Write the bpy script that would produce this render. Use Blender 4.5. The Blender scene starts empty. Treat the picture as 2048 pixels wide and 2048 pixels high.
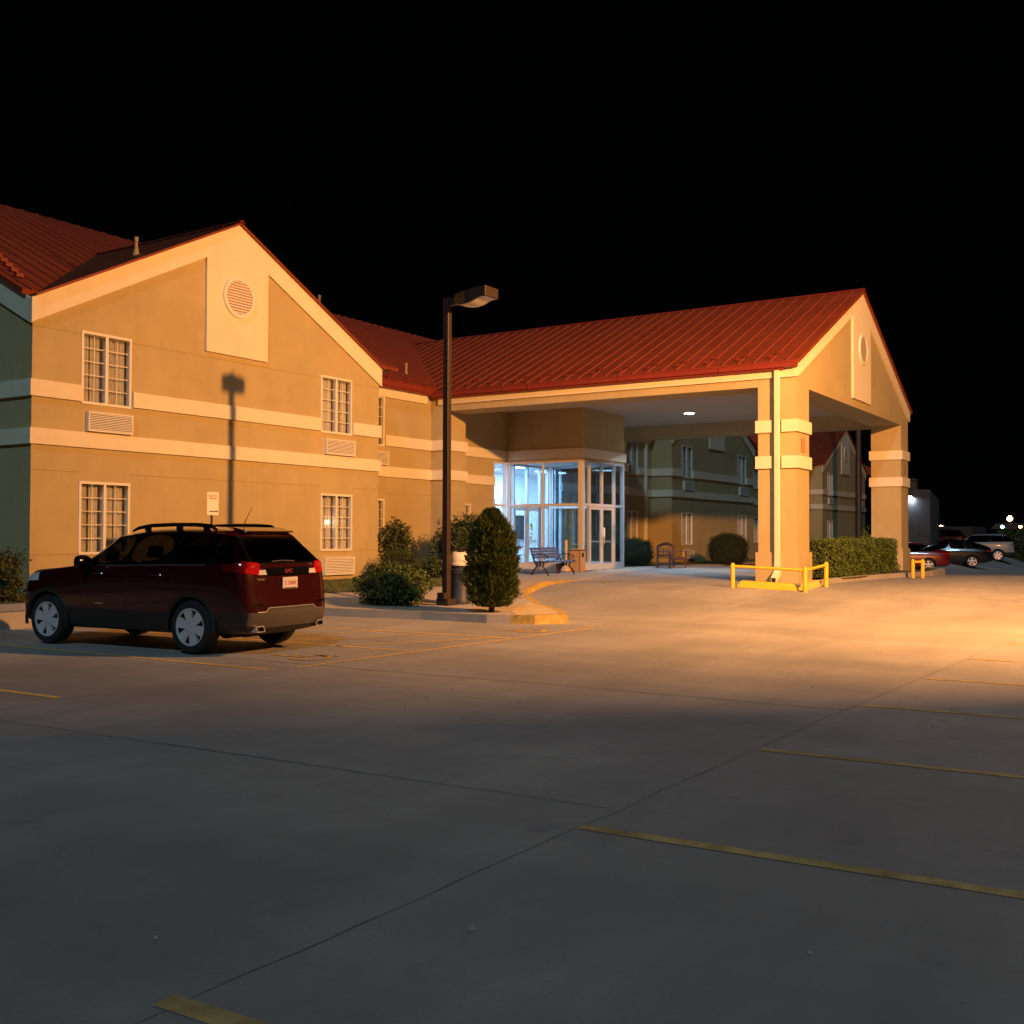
import bpy, bmesh, math, random
from mathutils import Vector, Matrix, noise
R = math.radians
sc = bpy.context.scene
C = sc.collection
rng = random.Random(7)

# ------------------------------------------------------------ camera frame
TH, PI_, RO, F, H = R(32.856), R(1.28), R(.193), 2106., 1.25
cT, sT = math.cos(TH), math.sin(TH)
fw = Vector((cT*math.cos(PI_), sT*math.cos(PI_), math.sin(PI_)))
rt = Vector((sT, -cT, 0)); up = rt.cross(fw)
rt, up = rt*math.cos(RO)+up*math.sin(RO), up*math.cos(RO)-rt*math.sin(RO)

def lerp_table(t, x):
    for (a, za), (b, zb) in zip(t, t[1:]):
        if x <= b: return za+(zb-za)*(x-a)/(b-a)
    return t[-1][1]
def smooth(t): t = max(0., min(1., t)); return t*t*(3-2*t)
LOTK = [(-999,-.35),(16,-.35),(22.3,-.33),(26.5,0),(999,0)]
DROPK = [(-999,0),(33.5,0),(56,-.68),(75,-.86),(120,-1.4),(9999,-1.4)]
def lot(x, y):
    d = x*cT+y*sT
    return lerp_table(LOTK, d)+lerp_table(DROPK, d)*smooth((14-y)/4)*smooth((x-33)/4)
def pad(x, y):
    f = 1-smooth((x-20)/6.5)
    if x > 40: f = smooth((x-40)/6)
    l = max(lot(x, y), -.33)+.13*f+.015
    t = smooth((y-14.2)/4.2)
    return l*(1-t)+.0*t + (.02 if y > 14 else 0)*t

# ------------------------------------------------------------ materials
def newmat(name):
    m = bpy.data.materials.new(name); m.use_nodes = True
    nt = m.node_tree; b = nt.nodes['Principled BSDF']
    return m, nt, b
def streak(m, amt=.12):
    nt = m.node_tree; N, L = nt.nodes, nt.links; b = N['Principled BSDF']
    src = b.inputs['Base Color'].links[0].from_socket
    geo = N.new('ShaderNodeNewGeometry'); mp = N.new('ShaderNodeMapping'); mp.inputs['Scale'].default_value = (1.5, 1.5, .4); L.new(geo.outputs['Position'], mp.inputs['Vector'])
    n = N.new('ShaderNodeTexNoise'); n.inputs['Scale'].default_value = 1.5; n.inputs['Detail'].default_value = 7; n.inputs['Roughness'].default_value = .65; L.new(mp.outputs[0], n.inputs['Vector'])
    r = N.new('ShaderNodeMapRange'); r.inputs['From Min'].default_value = .48; r.inputs['From Max'].default_value = .72; r.inputs['To Min'].default_value = 1.; r.inputs['To Max'].default_value = 1-amt; L.new(n.outputs['Fac'], r.inputs['Value'])
    v = N.new('ShaderNodeVectorMath'); v.operation = 'SCALE'; L.new(src, v.inputs[0]); L.new(r.outputs['Result'], v.inputs['Scale']); L.new(v.outputs['Vector'], b.inputs['Base Color']); return m
def P(name, col, rough=.6, metal=0., var=0., vscale=3., bump=0., bscale=80., spec=.5, coat=0., bdist=.01, var2=0., v2scale=.4):
    m, nt, b = newmat(name); N, L = nt.nodes, nt.links
    b.inputs['Base Color'].default_value = (*col, 1)
    b.inputs['Roughness'].default_value = rough
    b.inputs['Metallic'].default_value = metal
    b.inputs['Specular IOR Level'].default_value = spec
    if coat: b.inputs['Coat Weight'].default_value = coat; b.inputs['Coat Roughness'].default_value = .03
    if var or bump or var2:
        tc = N.new('ShaderNodeTexCoord'); geo = N.new('ShaderNodeNewGeometry')
    if var or var2:
        last = None
        for amt, scl in ((var, vscale), (var2, v2scale)):
            if not amt: continue
            n = N.new('ShaderNodeTexNoise'); n.inputs['Scale'].default_value = scl; n.inputs['Detail'].default_value = 6
            n.inputs['Roughness'].default_value = .6
            L.new(geo.outputs['Position'], n.inputs['Vector'])
            mr = N.new('ShaderNodeMapRange'); mr.inputs['From Min'].default_value = .3; mr.inputs['From Max'].default_value = .7
            mr.inputs['To Min'].default_value = 1-amt; mr.inputs['To Max'].default_value = 1+amt
            L.new(n.outputs['Fac'], mr.inputs['Value'])
            if last is None: last = mr.outputs['Result']
            else:
                mm = N.new('ShaderNodeMath'); mm.operation = 'MULTIPLY'
                L.new(last, mm.inputs[0]); L.new(mr.outputs['Result'], mm.inputs[1]); last = mm.outputs[0]
        vm = N.new('ShaderNodeVectorMath'); vm.operation = 'SCALE'; vm.inputs[0].default_value = col
        L.new(last, vm.inputs['Scale']); L.new(vm.outputs['Vector'], b.inputs['Base Color'])
    if bump:
        n = N.new('ShaderNodeTexNoise'); n.inputs['Scale'].default_value = bscale; n.inputs['Detail'].default_value = 4
        L.new(geo.outputs['Position'], n.inputs['Vector'])
        bp = N.new('ShaderNodeBump'); bp.inputs['Strength'].default_value = bump; bp.inputs['Distance'].default_value = bdist
        L.new(n.outputs['Fac'], bp.inputs['Height']); L.new(bp.outputs['Normal'], b.inputs['Normal'])
    return m
def emis(name, col, s):
    m, nt, b = newmat(name)
    b.inputs['Base Color'].default_value = (*col, 1)
    b.inputs['Emission Color'].default_value = (*col, 1); b.inputs['Emission Strength'].default_value = s
    return m
def glass(name, tint=(.85,.9,.92), ior=1.5):
    m = bpy.data.materials.new(name); m.use_nodes = True; nt = m.node_tree; nt.nodes.clear()
    N, L = nt.nodes, nt.links
    o = N.new('ShaderNodeOutputMaterial'); t = N.new('ShaderNodeBsdfTransparent'); g = N.new('ShaderNodeBsdfGlossy')
    t.inputs['Color'].default_value = (*tint, 1); g.inputs['Roughness'].default_value = .02
    ge = N.new('ShaderNodeNewGeometry'); dt = N.new('ShaderNodeVectorMath'); dt.operation = 'DOT_PRODUCT'
    L.new(ge.outputs['Normal'], dt.inputs[0]); L.new(ge.outputs['Incoming'], dt.inputs[1])
    def mth(op, a, b=None):
        x = N.new('ShaderNodeMath'); x.operation = op
        for i, v in enumerate((a, b)):
            if v is None: continue
            if isinstance(v, (int, float)): x.inputs[i].default_value = v
            else: L.new(v, x.inputs[i])
        return x.outputs[0]
    f0 = ((ior-1)/(ior+1))**2
    sch = mth('ADD', mth('MULTIPLY', mth('POWER', mth('SUBTRACT', 1., mth('ABSOLUTE', dt.outputs['Value'])), 5.), 1-f0), f0)
    class _O: outputs = [sch]
    fr = _O
    mx = N.new('ShaderNodeMixShader'); L.new(fr.outputs[0], mx.inputs[0]); L.new(t.outputs[0], mx.inputs[1]); L.new(g.outputs[0], mx.inputs[2])
    L.new(mx.outputs[0], o.inputs[0]); return m
def leafmat(name, c1, c2, trans=.25):
    m, nt, b = newmat(name); N, L = nt.nodes, nt.links
    geo = N.new('ShaderNodeNewGeometry'); n = N.new('ShaderNodeTexNoise'); n.inputs['Scale'].default_value = 9; n.inputs['Detail'].default_value = 3
    L.new(geo.outputs['Position'], n.inputs['Vector'])
    ad = N.new('ShaderNodeMath'); ad.operation = 'ADD'
    ri = N.new('ShaderNodeMath'); ri.operation = 'MULTIPLY'; ri.inputs[1].default_value = .5
    L.new(geo.outputs['Random Per Island'], ri.inputs[0]); L.new(ri.outputs[0], ad.inputs[0]); L.new(n.outputs['Fac'], ad.inputs[1])
    r = N.new('ShaderNodeValToRGB'); r.color_ramp.elements[0].position = .45; r.color_ramp.elements[1].position = 1.05
    r.color_ramp.elements[0].color = (*c1, 1); r.color_ramp.elements[1].color = (*c2, 1)
    L.new(ad.outputs[0], r.inputs[0]); L.new(r.outputs[0], b.inputs['Base Color'])
    b.inputs['Roughness'].default_value = .55; b.inputs['Specular IOR Level'].default_value = .35
    b.inputs['Transmission Weight'].default_value = 0
    return m
def concrete(name, base, dark, stain=.35):
    m, nt, b = newmat(name); N, L = nt.nodes, nt.links
    geo = N.new('ShaderNodeNewGeometry')
    def nz(scale, det=6, rough=.6, vec=None):
        n = N.new('ShaderNodeTexNoise'); n.inputs['Scale'].default_value = scale; n.inputs['Detail'].default_value = det; n.inputs['Roughness'].default_value = rough
        L.new(vec or geo.outputs['Position'], n.inputs['Vector']); return n.outputs['Fac']
    def ramp(f, a, bb, lo, hi):
        r = N.new('ShaderNodeMapRange'); r.inputs['From Min'].default_value = a; r.inputs['From Max'].default_value = bb
        r.inputs['To Min'].default_value = lo; r.inputs['To Max'].default_value = hi; L.new(f, r.inputs['Value']); return r.outputs['Result']
    def mul(a, c):
        x = N.new('ShaderNodeMath'); x.operation = 'MULTIPLY'; L.new(a, x.inputs[0]); L.new(c, x.inputs[1]); return x.outputs[0]
    mp = N.new('ShaderNodeMapping'); mp.inputs['Scale'].default_value = (.25, .9, 1); L.new(geo.outputs['Position'], mp.inputs['Vector'])
    v = ramp(nz(.35, 5), .35, .65, 1-stain*.6, 1.08)
    v = mul(v, ramp(nz(1.2, 8, .65, mp.outputs[0]), .3, .7, 1-stain*.55, 1.08))
    v = mul(v, ramp(nz(7, 6), .3, .7, .93, 1.05))
    v = mul(v, ramp(nz(55, 4, .7), .25, .75, .84, 1.14)); v = mul(v, ramp(nz(260, 2), .3, .7, .80, 1.18))
    sp = nz(2.3, 2); v = mul(v, ramp(sp, .66, .76, 1., .74)); v = mul(v, ramp(nz(.13, 3, .5), .40, .60, .84, 1.06))
    m3 = N.new('ShaderNodeMapping'); m3.inputs['Scale'].default_value = (1.6, .12, 1); m3.inputs['Rotation'].default_value = (0, 0, .35); L.new(geo.outputs['Position'], m3.inputs['Vector']); v = mul(v, ramp(nz(1.3, 3, .5, m3.outputs[0]), .40, .62, 1.03, .88))
    mx = N.new('ShaderNodeMix'); mx.data_type = 'RGBA'
    mx.inputs['A'].default_value = (*dark, 1); mx.inputs['B'].default_value = (*base, 1); mx.clamp_factor = False
    L.new(v, mx.inputs['Factor']); L.new(mx.outputs['Result'], b.inputs['Base Color'])
    b.inputs['Roughness'].default_value = .8; b.inputs['Specular IOR Level'].default_value = .3
    bp = N.new('ShaderNodeBump'); bp.inputs['Strength'].default_value = .35; bp.inputs['Distance'].default_value = .006
    L.new(nz(120, 4), bp.inputs['Height']); L.new(bp.outputs['Normal'], b.inputs['Normal'])
    return m

M = {}
M['tan'] = P('tan_stucco', (.49,.385,.20), .9, var=.05, vscale=1.2, bump=.5, bscale=90, spec=.2, var2=.06)
streak(M['tan'], .07)
M['joint'] = P('stucco_joint', (.34,.26,.12), .9)
M['cream'] = P('cream_stucco', (.80,.70,.52), .9, var=.03, vscale=2, bump=.4, bscale=90, spec=.2, var2=.03)
streak(M['cream'], .05)
M['vinyl'] = P('white_vinyl', (.80,.74,.64), .5)
M['soffit'] = P('soffit_board', (.55,.50,.42), .85, var=.03)
M['red'] = P('red_metal_roof', (.23,.045,.019), .5, var=.14, vscale=.8, spec=.3, var2=.14, v2scale=4)
M['redtrim'] = P('red_gutter_metal', (.21,.03,.02), .5, var=.06, spec=.35)
M['redrib'] = P('red_roof_seam', (.27,.058,.035), .4, spec=.5)  # lighter than the roof red, painting in the glint along the seams
M['alu'] = P('aluminium_frame', (.72,.70,.70), .4, .3, var=.03)
M['white'] = P('white_paint', (.8,.8,.8), .6, var=.03)
M['dark'] = P('dark_void', (.012,.011,.012), .8)
M['brownmetal'] = P('bronze_painted_metal', (.05,.033,.027), .42, .25, var=.12, vscale=5)
M['lens'] = P('frosted_lens', (.55,.5,.42), .3, var=.05)
M['yellow'] = P('yellow_paint', (.80,.46,.03), .6, var=.10, vscale=6, bump=.3, bscale=60)
M['yline'] = P('worn_yellow_line', (.64,.42,.11), .8, var=.22, vscale=9, bump=.3, bscale=120, var2=.25, v2scale=1.5)
M['conc'] = concrete('lot_concrete', (.39,.365,.335), (.13,.13,.135), .62)
M['walk'] = concrete('walk_concrete', (.44,.39,.33), (.2,.18,.16), .25)
M['seam'] = P('tar_joint', (.21,.195,.18), .8, var=.45, vscale=3)
M['seaml'] = P('pale_joint', (.42,.39,.34), .85, var=.25, vscale=4)
M['soil'] = P('soil', (.09,.06,.04), .95, var=.4, vscale=6, bump=.8, bscale=30, bdist=.03)
M['grassbase'] = P('grass_base', (.075,.085,.03), .95, var=.35, vscale=8, bump=.6, bscale=40)
M['grass'] = leafmat('grass_blades', (.055,.075,.02), (.14,.15,.05))
M['leaf'] = leafmat('broad_leaves', (.018,.030,.008), (.085,.105,.022))
M['leafy'] = leafmat('yellowish_leaves', (.022,.042,.008), (.12,.165,.03))
M['leafd'] = leafmat('dark_leaves', (.015,.028,.01), (.055,.075,.02))
M['juni'] = leafmat('juniper_needles', (.018,.03,.006), (.085,.11,.016))
M['core'] = P('shrub_core', (.012,.016,.006), .95)  # dark colour of the solid light-blocking cores inside the plants
M['wood'] = P('bark', (.08,.055,.04), .9, var=.3, vscale=20)
M['glass'] = glass('window_glass', (.9,.92,.93))
M['dglass'] = glass('lobby_glass', (.82,.90,.95), 1.45)
M['curtain'] = P('curtain_cloth', (.78,.70,.60), .9, var=.06, vscale=3)
M['curtain2'] = P('net_curtain_cloth', (.74,.66,.60), .9, var=.1, vscale=3)
M['rubber'] = P('tyre_rubber', (.016,.016,.017), .75, bump=.3, bscale=60)
M['alloy'] = P('alloy_wheel', (.66,.68,.74), .3, .3, var=.04)
M['chrome'] = P('chrome', (.75,.75,.75), .12, 1.)
M['maroon'] = P('maroon_car_paint', (.045,.0025,.005), .25, .15, spec=.5, coat=.8)
M['clad'] = P('grey_car_cladding', (.018,.017,.017), .5, var=.1)
M['bumper'] = P('grey_bumper_plastic', (.09,.08,.074), .35, var=.08)
M['blackgl'] = P('black_gloss', (.006,.006,.007), .15, spec=.3)
M['carglass'] = glass('car_glass', (.16,.17,.17), 1.5)
M['carglassd'] = glass('tinted_car_glass', (.03,.03,.035), 1.5)
M['cabin'] = P('car_cabin_cloth', (.05,.045,.042), .85)
M['redlens'] = P('red_lens', (.48,.010,.012), .12, coat=.6)
M['redlensd'] = P('dark_red_lens', (.14,.006,.008), .12, coat=.6)
M['clearlens'] = P('clear_lens', (.75,.72,.68), .12, coat=.6)
M['plate'] = P('licence_plate', (.75,.68,.62), .45, var=.05, vscale=30)
M['ink'] = P('dark_ink', (.06,.03,.03), .6)
M['redink'] = P('red_ink', (.42,.05,.05), .6)
M['signw'] = P('sign_white', (.82,.78,.7), .5)
M['plaque'] = P('brown_plaque', (.46,.25,.12), .6, var=.1, vscale=12)
M['iron'] = P('painted_iron', (.035,.035,.05), .4, .3)
M['slat'] = P('blue_grey_slats', (.07,.11,.32), .45, var=.15, vscale=8)
M['bwood'] = P('brown_bench_wood', (.13,.055,.045), .5, var=.2, vscale=9)
M['pebble'] = P('pebble_panel', (.42,.26,.13), .9, var=.3, vscale=60, bump=.8, bscale=60)
M['beige'] = P('beige_plastic', (.52,.38,.24), .5)
M['bluebin'] = P('dark_blue_bin', (.03,.035,.06), .5, var=.2, vscale=6)
M['lid'] = P('cream_lid', (.78,.66,.52), .45, var=.04)
M['led'] = emis('led_lamp', (.85,.92,1.), 40)
M['cool_led'] = emis('wall_lamp_led', (.8,.9,1.), 60)
M['glint'] = emis('pane_glint_glow', (1.,.82,.6), 14)  # glow for the bright spots reflected in one guest window
M['orange_lamp'] = emis('sodium_bulb', (1.,.42,.16), 30)
M['cyan_lamp'] = emis('mercury_bulb', (.35,.85,1.), 16)
M['tealwin'] = emis('lit_shop_window', (.25,.7,.75), .35)
M['greensign'] = emis('green_sign', (.1,.35,.05), .25)
M['headl'] = emis('head_lamp', (.8,.85,1.), 20)
M['warehouse'] = P('dark_block_wall', (.055,.055,.06), .9, var=.15, vscale=3)
M['greybuild'] = P('grey_block_wall', (.30,.29,.30), .9, var=.1, vscale=3, bump=.5, bscale=20)
M['darkwall'] = P('dark_far_wall', (.05,.035,.028), .9, var=.2)
M['paper'] = P('paper', (.8,.8,.78), .7)
M['ypaper'] = P('yellow_paper', (.85,.75,.1), .7)

# ------------------------------------------------------------ mesh builder
def topmost(o):
    while o.parent: o = o.parent
    return o
class MB:
    def __init__(s): s.bm = bmesh.new(); s.mi = 0
    def poly(s, pts):
        f = s.bm.faces.new([s.bm.verts.new(p) for p in pts]); f.material_index = s.mi; return f
    def quadgrid(s, fn, nu, nv):
        V = [[s.bm.verts.new(fn(i/nu, j/nv)) for j in range(nv+1)] for i in range(nu+1)]
        for i in range(nu):
            for j in range(nv):
                f = s.bm.faces.new((V[i][j], V[i+1][j], V[i+1][j+1], V[i][j+1])); f.material_index = s.mi
    def hexa(s, p):            # 8 points: bottom ring 0-3, top ring 4-7
        v = [s.bm.verts.new(q) for q in p]
        for i in ((0,3,2,1),(4,5,6,7),(0,1,5,4),(1,2,6,5),(2,3,7,6),(3,0,4,7)):
            f = s.bm.faces.new([v[k] for k in i]); f.material_index = s.mi
    def box(s, x0, x1, y0, y1, z0, z1):
        s.hexa([(x0,y0,z0),(x1,y0,z0),(x1,y1,z0),(x0,y1,z0),(x0,y0,z1),(x1,y0,z1),(x1,y1,z1),(x0,y1,z1)])
    def fbox(s, fr, u0, u1, z0, z1, n0, n1):
        p = [fr(u,z,n) for z in (z0,z1) for u,n in ((u0,n0),(u1,n0),(u1,n1),(u0,n1))]
        s.hexa(p)
    def prism(s, pts, off):    # polygon (3-D points) extruded by vector off
        off = Vector(off); a = [s.bm.verts.new(p) for p in pts]; b = [s.bm.verts.new(Vector(p)+off) for p in pts]
        f = s.bm.faces.new(a); f.material_index = s.mi; f = s.bm.faces.new(b[::-1]); f.material_index = s.mi
        n = len(pts)
        for i in range(n):
            f = s.bm.faces.new((a[i], b[i], b[(i+1)%n], a[(i+1)%n])); f.material_index = s.mi
    def tube(s, pts, r, n=10, cap=True, close=False):
        pts = [Vector(p) for p in pts]; rs = r if isinstance(r, (list, tuple)) else [r]*len(pts); rings = []
        ref = None
        for i, p in enumerate(pts):
            t = (pts[min(i+1, len(pts)-1)]-pts[max(i-1, 0)]).normalized()
            if ref is None:
                ref = Vector((0,0,1)) if abs(t.z) < .9 else Vector((1,0,0))
            a = (ref-t*ref.dot(t)).normalized(); b = t.cross(a); ref = a
            rings.append([s.bm.verts.new(p+(a*math.cos(k*2*math.pi/n)+b*math.sin(k*2*math.pi/n))*rs[i]) for k in range(n)])
        for i in range(len(rings)-1):
            for k in range(n):
                f = s.bm.faces.new((rings[i][k], rings[i][(k+1)%n], rings[i+1][(k+1)%n], rings[i+1][k])); f.material_index = s.mi
        if cap:
            for rg in (rings[0][::-1], rings[-1]):
                f = s.bm.faces.new(rg); f.material_index = s.mi
    def lathe(s, c, prof, n=24, axis='z', cap=True):
        c = Vector(c); rings = []
        for r, h in prof:
            rr = []
            for k in range(n):
                a = 2*math.pi*k/n; u, v = r*math.cos(a), r*math.sin(a)
                d = {'z': (u,v,h), 'x': (h,u,v), 'y': (u,h,v)}[axis]
                rr.append(s.bm.verts.new(c+Vector(d)))
            rings.append(rr)
        for i in range(len(rings)-1):
            for k in range(n):
                f = s.bm.faces.new((rings[i][k], rings[i][(k+1)%n], rings[i+1][(k+1)%n], rings[i+1][k])); f.material_index = s.mi
        for rg, (r, h) in ((rings[0], prof[0]), (rings[-1], prof[-1])):
            if cap and r > 1e-4: f = s.bm.faces.new(rg); f.material_index = s.mi
    def build(s, name, mat, parent=None, smooth=False, local=False, bevel=0., recalc=True):
        if recalc: bmesh.ops.recalc_face_normals(s.bm, faces=s.bm.faces)
        if parent is not None and not local:
            off = topmost(parent).location
            bmesh.ops.translate(s.bm, vec=-off, verts=s.bm.verts)
        me = bpy.data.meshes.new(name); s.bm.to_mesh(me); s.bm.free()
        for m in (mat if isinstance(mat, (list, tuple)) else [mat]): me.materials.append(m)
        if smooth:
            me.polygons.foreach_set('use_smooth', [True]*len(me.polygons))
            try: me.set_sharp_from_angle(angle=R(38))
            except Exception: pass
        o = bpy.data.objects.new(name, me); C.objects.link(o)
        if parent is not None: o.parent = parent
        if bevel:
            b = o.modifiers.new('bevel', 'BEVEL'); b.width = bevel; b.segments = 2; b.limit_method = 'ANGLE'
        return o
def thing(name, label, cat, loc=(0,0,0), rz=0, group=None):
    o = bpy.data.objects.new(name, None); C.objects.link(o); o.location = loc; o.rotation_euler = (0,0,rz)
    o.empty_display_size = .2
    o['label'] = label; o['category'] = cat
    if group: o['group'] = group
    bpy.context.view_layer.update()
    return o
def tag(o, label, cat, group=None, kind=None):
    o['label'] = label; o['category'] = cat
    if group: o['group'] = group
    if kind: o['kind'] = kind
    return o
def structure(o): o['kind'] = 'structure'; return o
def stuff(o): o['kind'] = 'stuff'; return o
def text_mesh(name, body, size, mat, parent, mtx, extrude=.001, align='CENTER', local=False):
    cu = bpy.data.curves.new(name, 'FONT'); cu.body = body; cu.size = size; cu.extrude = extrude
    cu.align_x = align; cu.align_y = 'CENTER'
    t = bpy.data.objects.new('tmp', cu); C.objects.link(t)
    dg = bpy.context.evaluated_depsgraph_get(); dg.update()
    me = bpy.data.meshes.new_from_object(t.evaluated_get(dg)); bpy.data.objects.remove(t); bpy.data.curves.remove(cu)
    me.transform(mtx)
    if not local: me.transform(Matrix.Translation(-topmost(parent).location))
    me.materials.clear(); me.materials.append(mat); me.name = name
    o = bpy.data.objects.new(name, me); C.objects.link(o); o.parent = parent
    return o

def frameY(y0): return lambda u, z, n: (u, y0-n, z)              # faces -Y
def frameX(x0): return lambda u, z, n: (x0-n, u, z)              # faces -X
def frameXp(x0): return lambda u, z, n: (x0+n, u, z)             # faces +X

def wall_holes(mb, fr, u0, u1, z0, z1, holes, depth=.22):
    us = sorted({u0, u1, *[h[0] for h in holes], *[h[1] for h in holes]}); zs = sorted({z0, z1, *[h[2] for h in holes], *[h[3] for h in holes]})
    for a, b in zip(us, us[1:]):
        for c, d in zip(zs, zs[1:]):
            cu, cz = (a+b)/2, (c+d)/2
            if any(h[0] < cu < h[1] and h[2] < cz < h[3] for h in holes): continue
            mb.poly([fr(a,c,0), fr(b,c,0), fr(b,d,0), fr(a,d,0)])
    for a, b, c, d in holes:
        for p, q in (((a,c),(b,c)), ((b,c),(b,d)), ((b,d),(a,d)), ((a,d),(a,c))):
            mb.poly([fr(*p,0), fr(*q,0), fr(*q,-depth), fr(*p,-depth)])

def make_window(parent, fr, u0, u1, z0, z1, sashes=2, rows=5, cols=2, mull=True):
    f = MB(); w = .055
    f.fbox(fr, u0, u1, z1-w, z1, -.10, .025); f.fbox(fr, u0, u1, z0, z0+w, -.10, .035)
    f.fbox(fr, u0, u0+w, z0+w, z1-w, -.10, .02); f.fbox(fr, u1-w, u1, z0+w, z1-w, -.10, .02)
    iw = (u1-u0-2*w)
    sw = iw/sashes
    for s in range(1, sashes):
        c = u0+w+sw*s; f.fbox(fr, c-.035, c+.035, z0+w, z1-w, -.10, .012)
    for s in range(sashes):
        a = u0+w+sw*s; b = a+sw
        for k in range(1, cols):
            c = a+(b-a)*k/cols; f.fbox(fr, c-.008, c+.008, z0+w, z1-w, -.058, -.036)
        for k in range(1, rows):
            c = z0+w+(z1-z0-2*w)*k/rows; f.fbox(fr, a+.001, b-.001, c-.008, c+.008, -.060, -.034)
    o = f.build('window', M['vinyl'], parent)
    g = MB(); g.fbox(fr, u0+w, u1-w, z0+w, z1-w, -.054, -.046); g.build('pane', M['glass'], o)
    c = MB()
    def strip(a, b, nn, amp, ph, wl):
        c.quadgrid(lambda i, j: fr(a+(b-a)*i, z0+w+(z1-z0-2*w)*j, nn+amp*math.sin(ph+(b-a)*i*wl+math.sin((b-a)*i*19+ph)*1.2)), max(8, int((b-a)*70)), 2)
    W = u1-u0
    for k in range(2):
        a = u0+W*(.02+.50*k); strip(a, a+W*(.17+.09*rng.random()**2), -.155, .022, rng.random()*6, 75)
        a2 = a+W*.24; strip(a2, a2+W*(.17+.03*rng.random()), -.165, .022, rng.random()*6, 70)
    c.build('curtain', M['curtain'], o, smooth=True)
    c = MB(); c.quadgrid(lambda i, j: fr(u0+W*i, z0+(z1-z0)*j, -.188+.010*math.sin(i*W*60)), 60, 1)
    c.build('net_curtain', M['curtain2'], o, smooth=True)
    return o
def make_grille(parent, fr, u0, u1, z0, z1):
    g = MB(); g.fbox(fr, u0, u1, z0, z0+.03, 0, .10); g.fbox(fr, u0, u1, z1-.03, z1, 0, .10)
    g.fbox(fr, u0, u0+.03, z0+.03, z1-.03, 0, .10); g.fbox(fr, u1-.03, u1, z0+.03, z1-.03, 0, .10)
    n = 10
    for k in range(n):
        z = z0+.03+(z1-z0-.06)*(k+.5)/n
        a = [fr(u, zz, nn) for u in (u0+.03, u1-.03) for zz, nn in ((z-.014,.098),(z+.010,.085),(z+.016,.05),(z-.008,.06))]
        g.hexa([a[0],a[1],a[2],a[3],a[4],a[5],a[6],a[7]])
    o = g.build('air_conditioner_grille', M['vinyl'], parent)
    b = MB(); b.fbox(fr, u0+.03, u1-.03, z0+.03, z1-.03, .012, .03); b.build('grille_backing', M['dark'], o)
    return o
def round_vent(parent, fr, uc, zc, r, n0, name='gable_vent'):
    m = MB(); N = 40
    for k in range(N):
        a, b = 2*math.pi*k/N, 2*math.pi*(k+1)/N
        q = [fr(uc+rr*math.cos(t), zc+rr*math.sin(t), n) for n in (n0, n0+.05) for rr, t in ((r*.82,a),(r,a),(r,b),(r*.82,b))]
        m.hexa(q)
    k = -r*.82+.04
    while k < r*.82-.02:
        h = math.sqrt(max(.0001, (r*.82)**2-k*k))
        q = [fr(uc+s*h, zc+k+dz, n0+nn) for s in (-1,1) for dz, nn in ((-.022,.045),(.012,.030),(.018,.008),(-.016,.022))]
        m.hexa(q); k += .068
    o = m.build(name, M['vinyl'], parent)
    b = MB(); b.prism([fr(uc+r*.82*math.cos(2*math.pi*k/N), zc+r*.82*math.sin(2*math.pi*k/N), n0+.001) for k in range(N)], Vector(fr(0,0,.006))-Vector(fr(0,0,0)))
    b.build('vent_backing', M['beige'], o)
    return o

# ------------------------------------------------------------ camera
cam = bpy.data.cameras.new('camera'); co = bpy.data.objects.new('camera', cam); C.objects.link(co)
co.matrix_world = Matrix(((rt.x, up.x, -fw.x, 0),(rt.y, up.y, -fw.y, 0),(rt.z, up.z, -fw.z, H),(0,0,0,1)))
cam.sensor_width = 36; cam.lens = F/2048*36; cam.clip_end = 2000; cam.clip_start = .05
sc.camera = co

# ------------------------------------------------------------ ground
gm = MB()
xs = [-400,-200,-100,-60,-30]+[-20+i for i in range(0,80)]+[60+4*i for i in range(0,30)]+[200,260,340,500,800]
ys = [-800,-400,-200,-100,-60,-40]+[-30+i for i in range(0,64)]+[36,45,60,80,120,200,400,800]
V = [[gm.bm.verts.new((x, y, lot(x, y))) for y in ys] for x in xs]
for i in range(len(xs)-1):
    for j in range(len(ys)-1): gm.bm.faces.new((V[i][j], V[i+1][j], V[i+1][j+1], V[i][j+1]))
structure(gm.build('ground', M['conc'], smooth=True))

def drape(mb, poly2, zf, off=0., step=.5):
    """lay a convex 2-D polygon on a height function as a fan/grid of small faces"""
    tb = bmesh.new(); tb.faces.new([tb.verts.new((x, y, 0)) for x, y in poly2])
    x0, x1 = min(p[0] for p in poly2), max(p[0] for p in poly2); y0, y1 = min(p[1] for p in poly2), max(p[1] for p in poly2)
    k = math.ceil(x0/step)*step
    while k < x1:
        bmesh.ops.bisect_plane(tb, geom=tb.verts[:]+tb.edges[:]+tb.faces[:], plane_co=(k,0,0), plane_no=(1,0,0)); k += step
    k = math.ceil(y0/step)*step
    while k < y1:
        bmesh.ops.bisect_plane(tb, geom=tb.verts[:]+tb.edges[:]+tb.faces[:], plane_co=(0,k,0), plane_no=(0,1,0)); k += step
    for f in tb.faces:
        vs = [(v.co.x, v.co.y, zf(v.co.x, v.co.y)+off) for v in f.verts]
        if len(vs) >= 3: mb.poly(vs)
    tb.free()
def stripe(mb, a, b, w, zf=lot, off=.004, step=1.0):
    a, b = Vector(a), Vector(b); d = (b-a).normalized(); n = Vector((-d.y, d.x))*w/2
    L_ = (b-a).length; k = max(1, int(L_/step))
    for i in range(k):
        p, q = a+(b-a)*(i/k), a+(b-a)*((i+1)/k)
        mb.poly([(*(c), zf(c.x, c.y)+off) for c in (p-n, q-n, q+n, p+n)])
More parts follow.
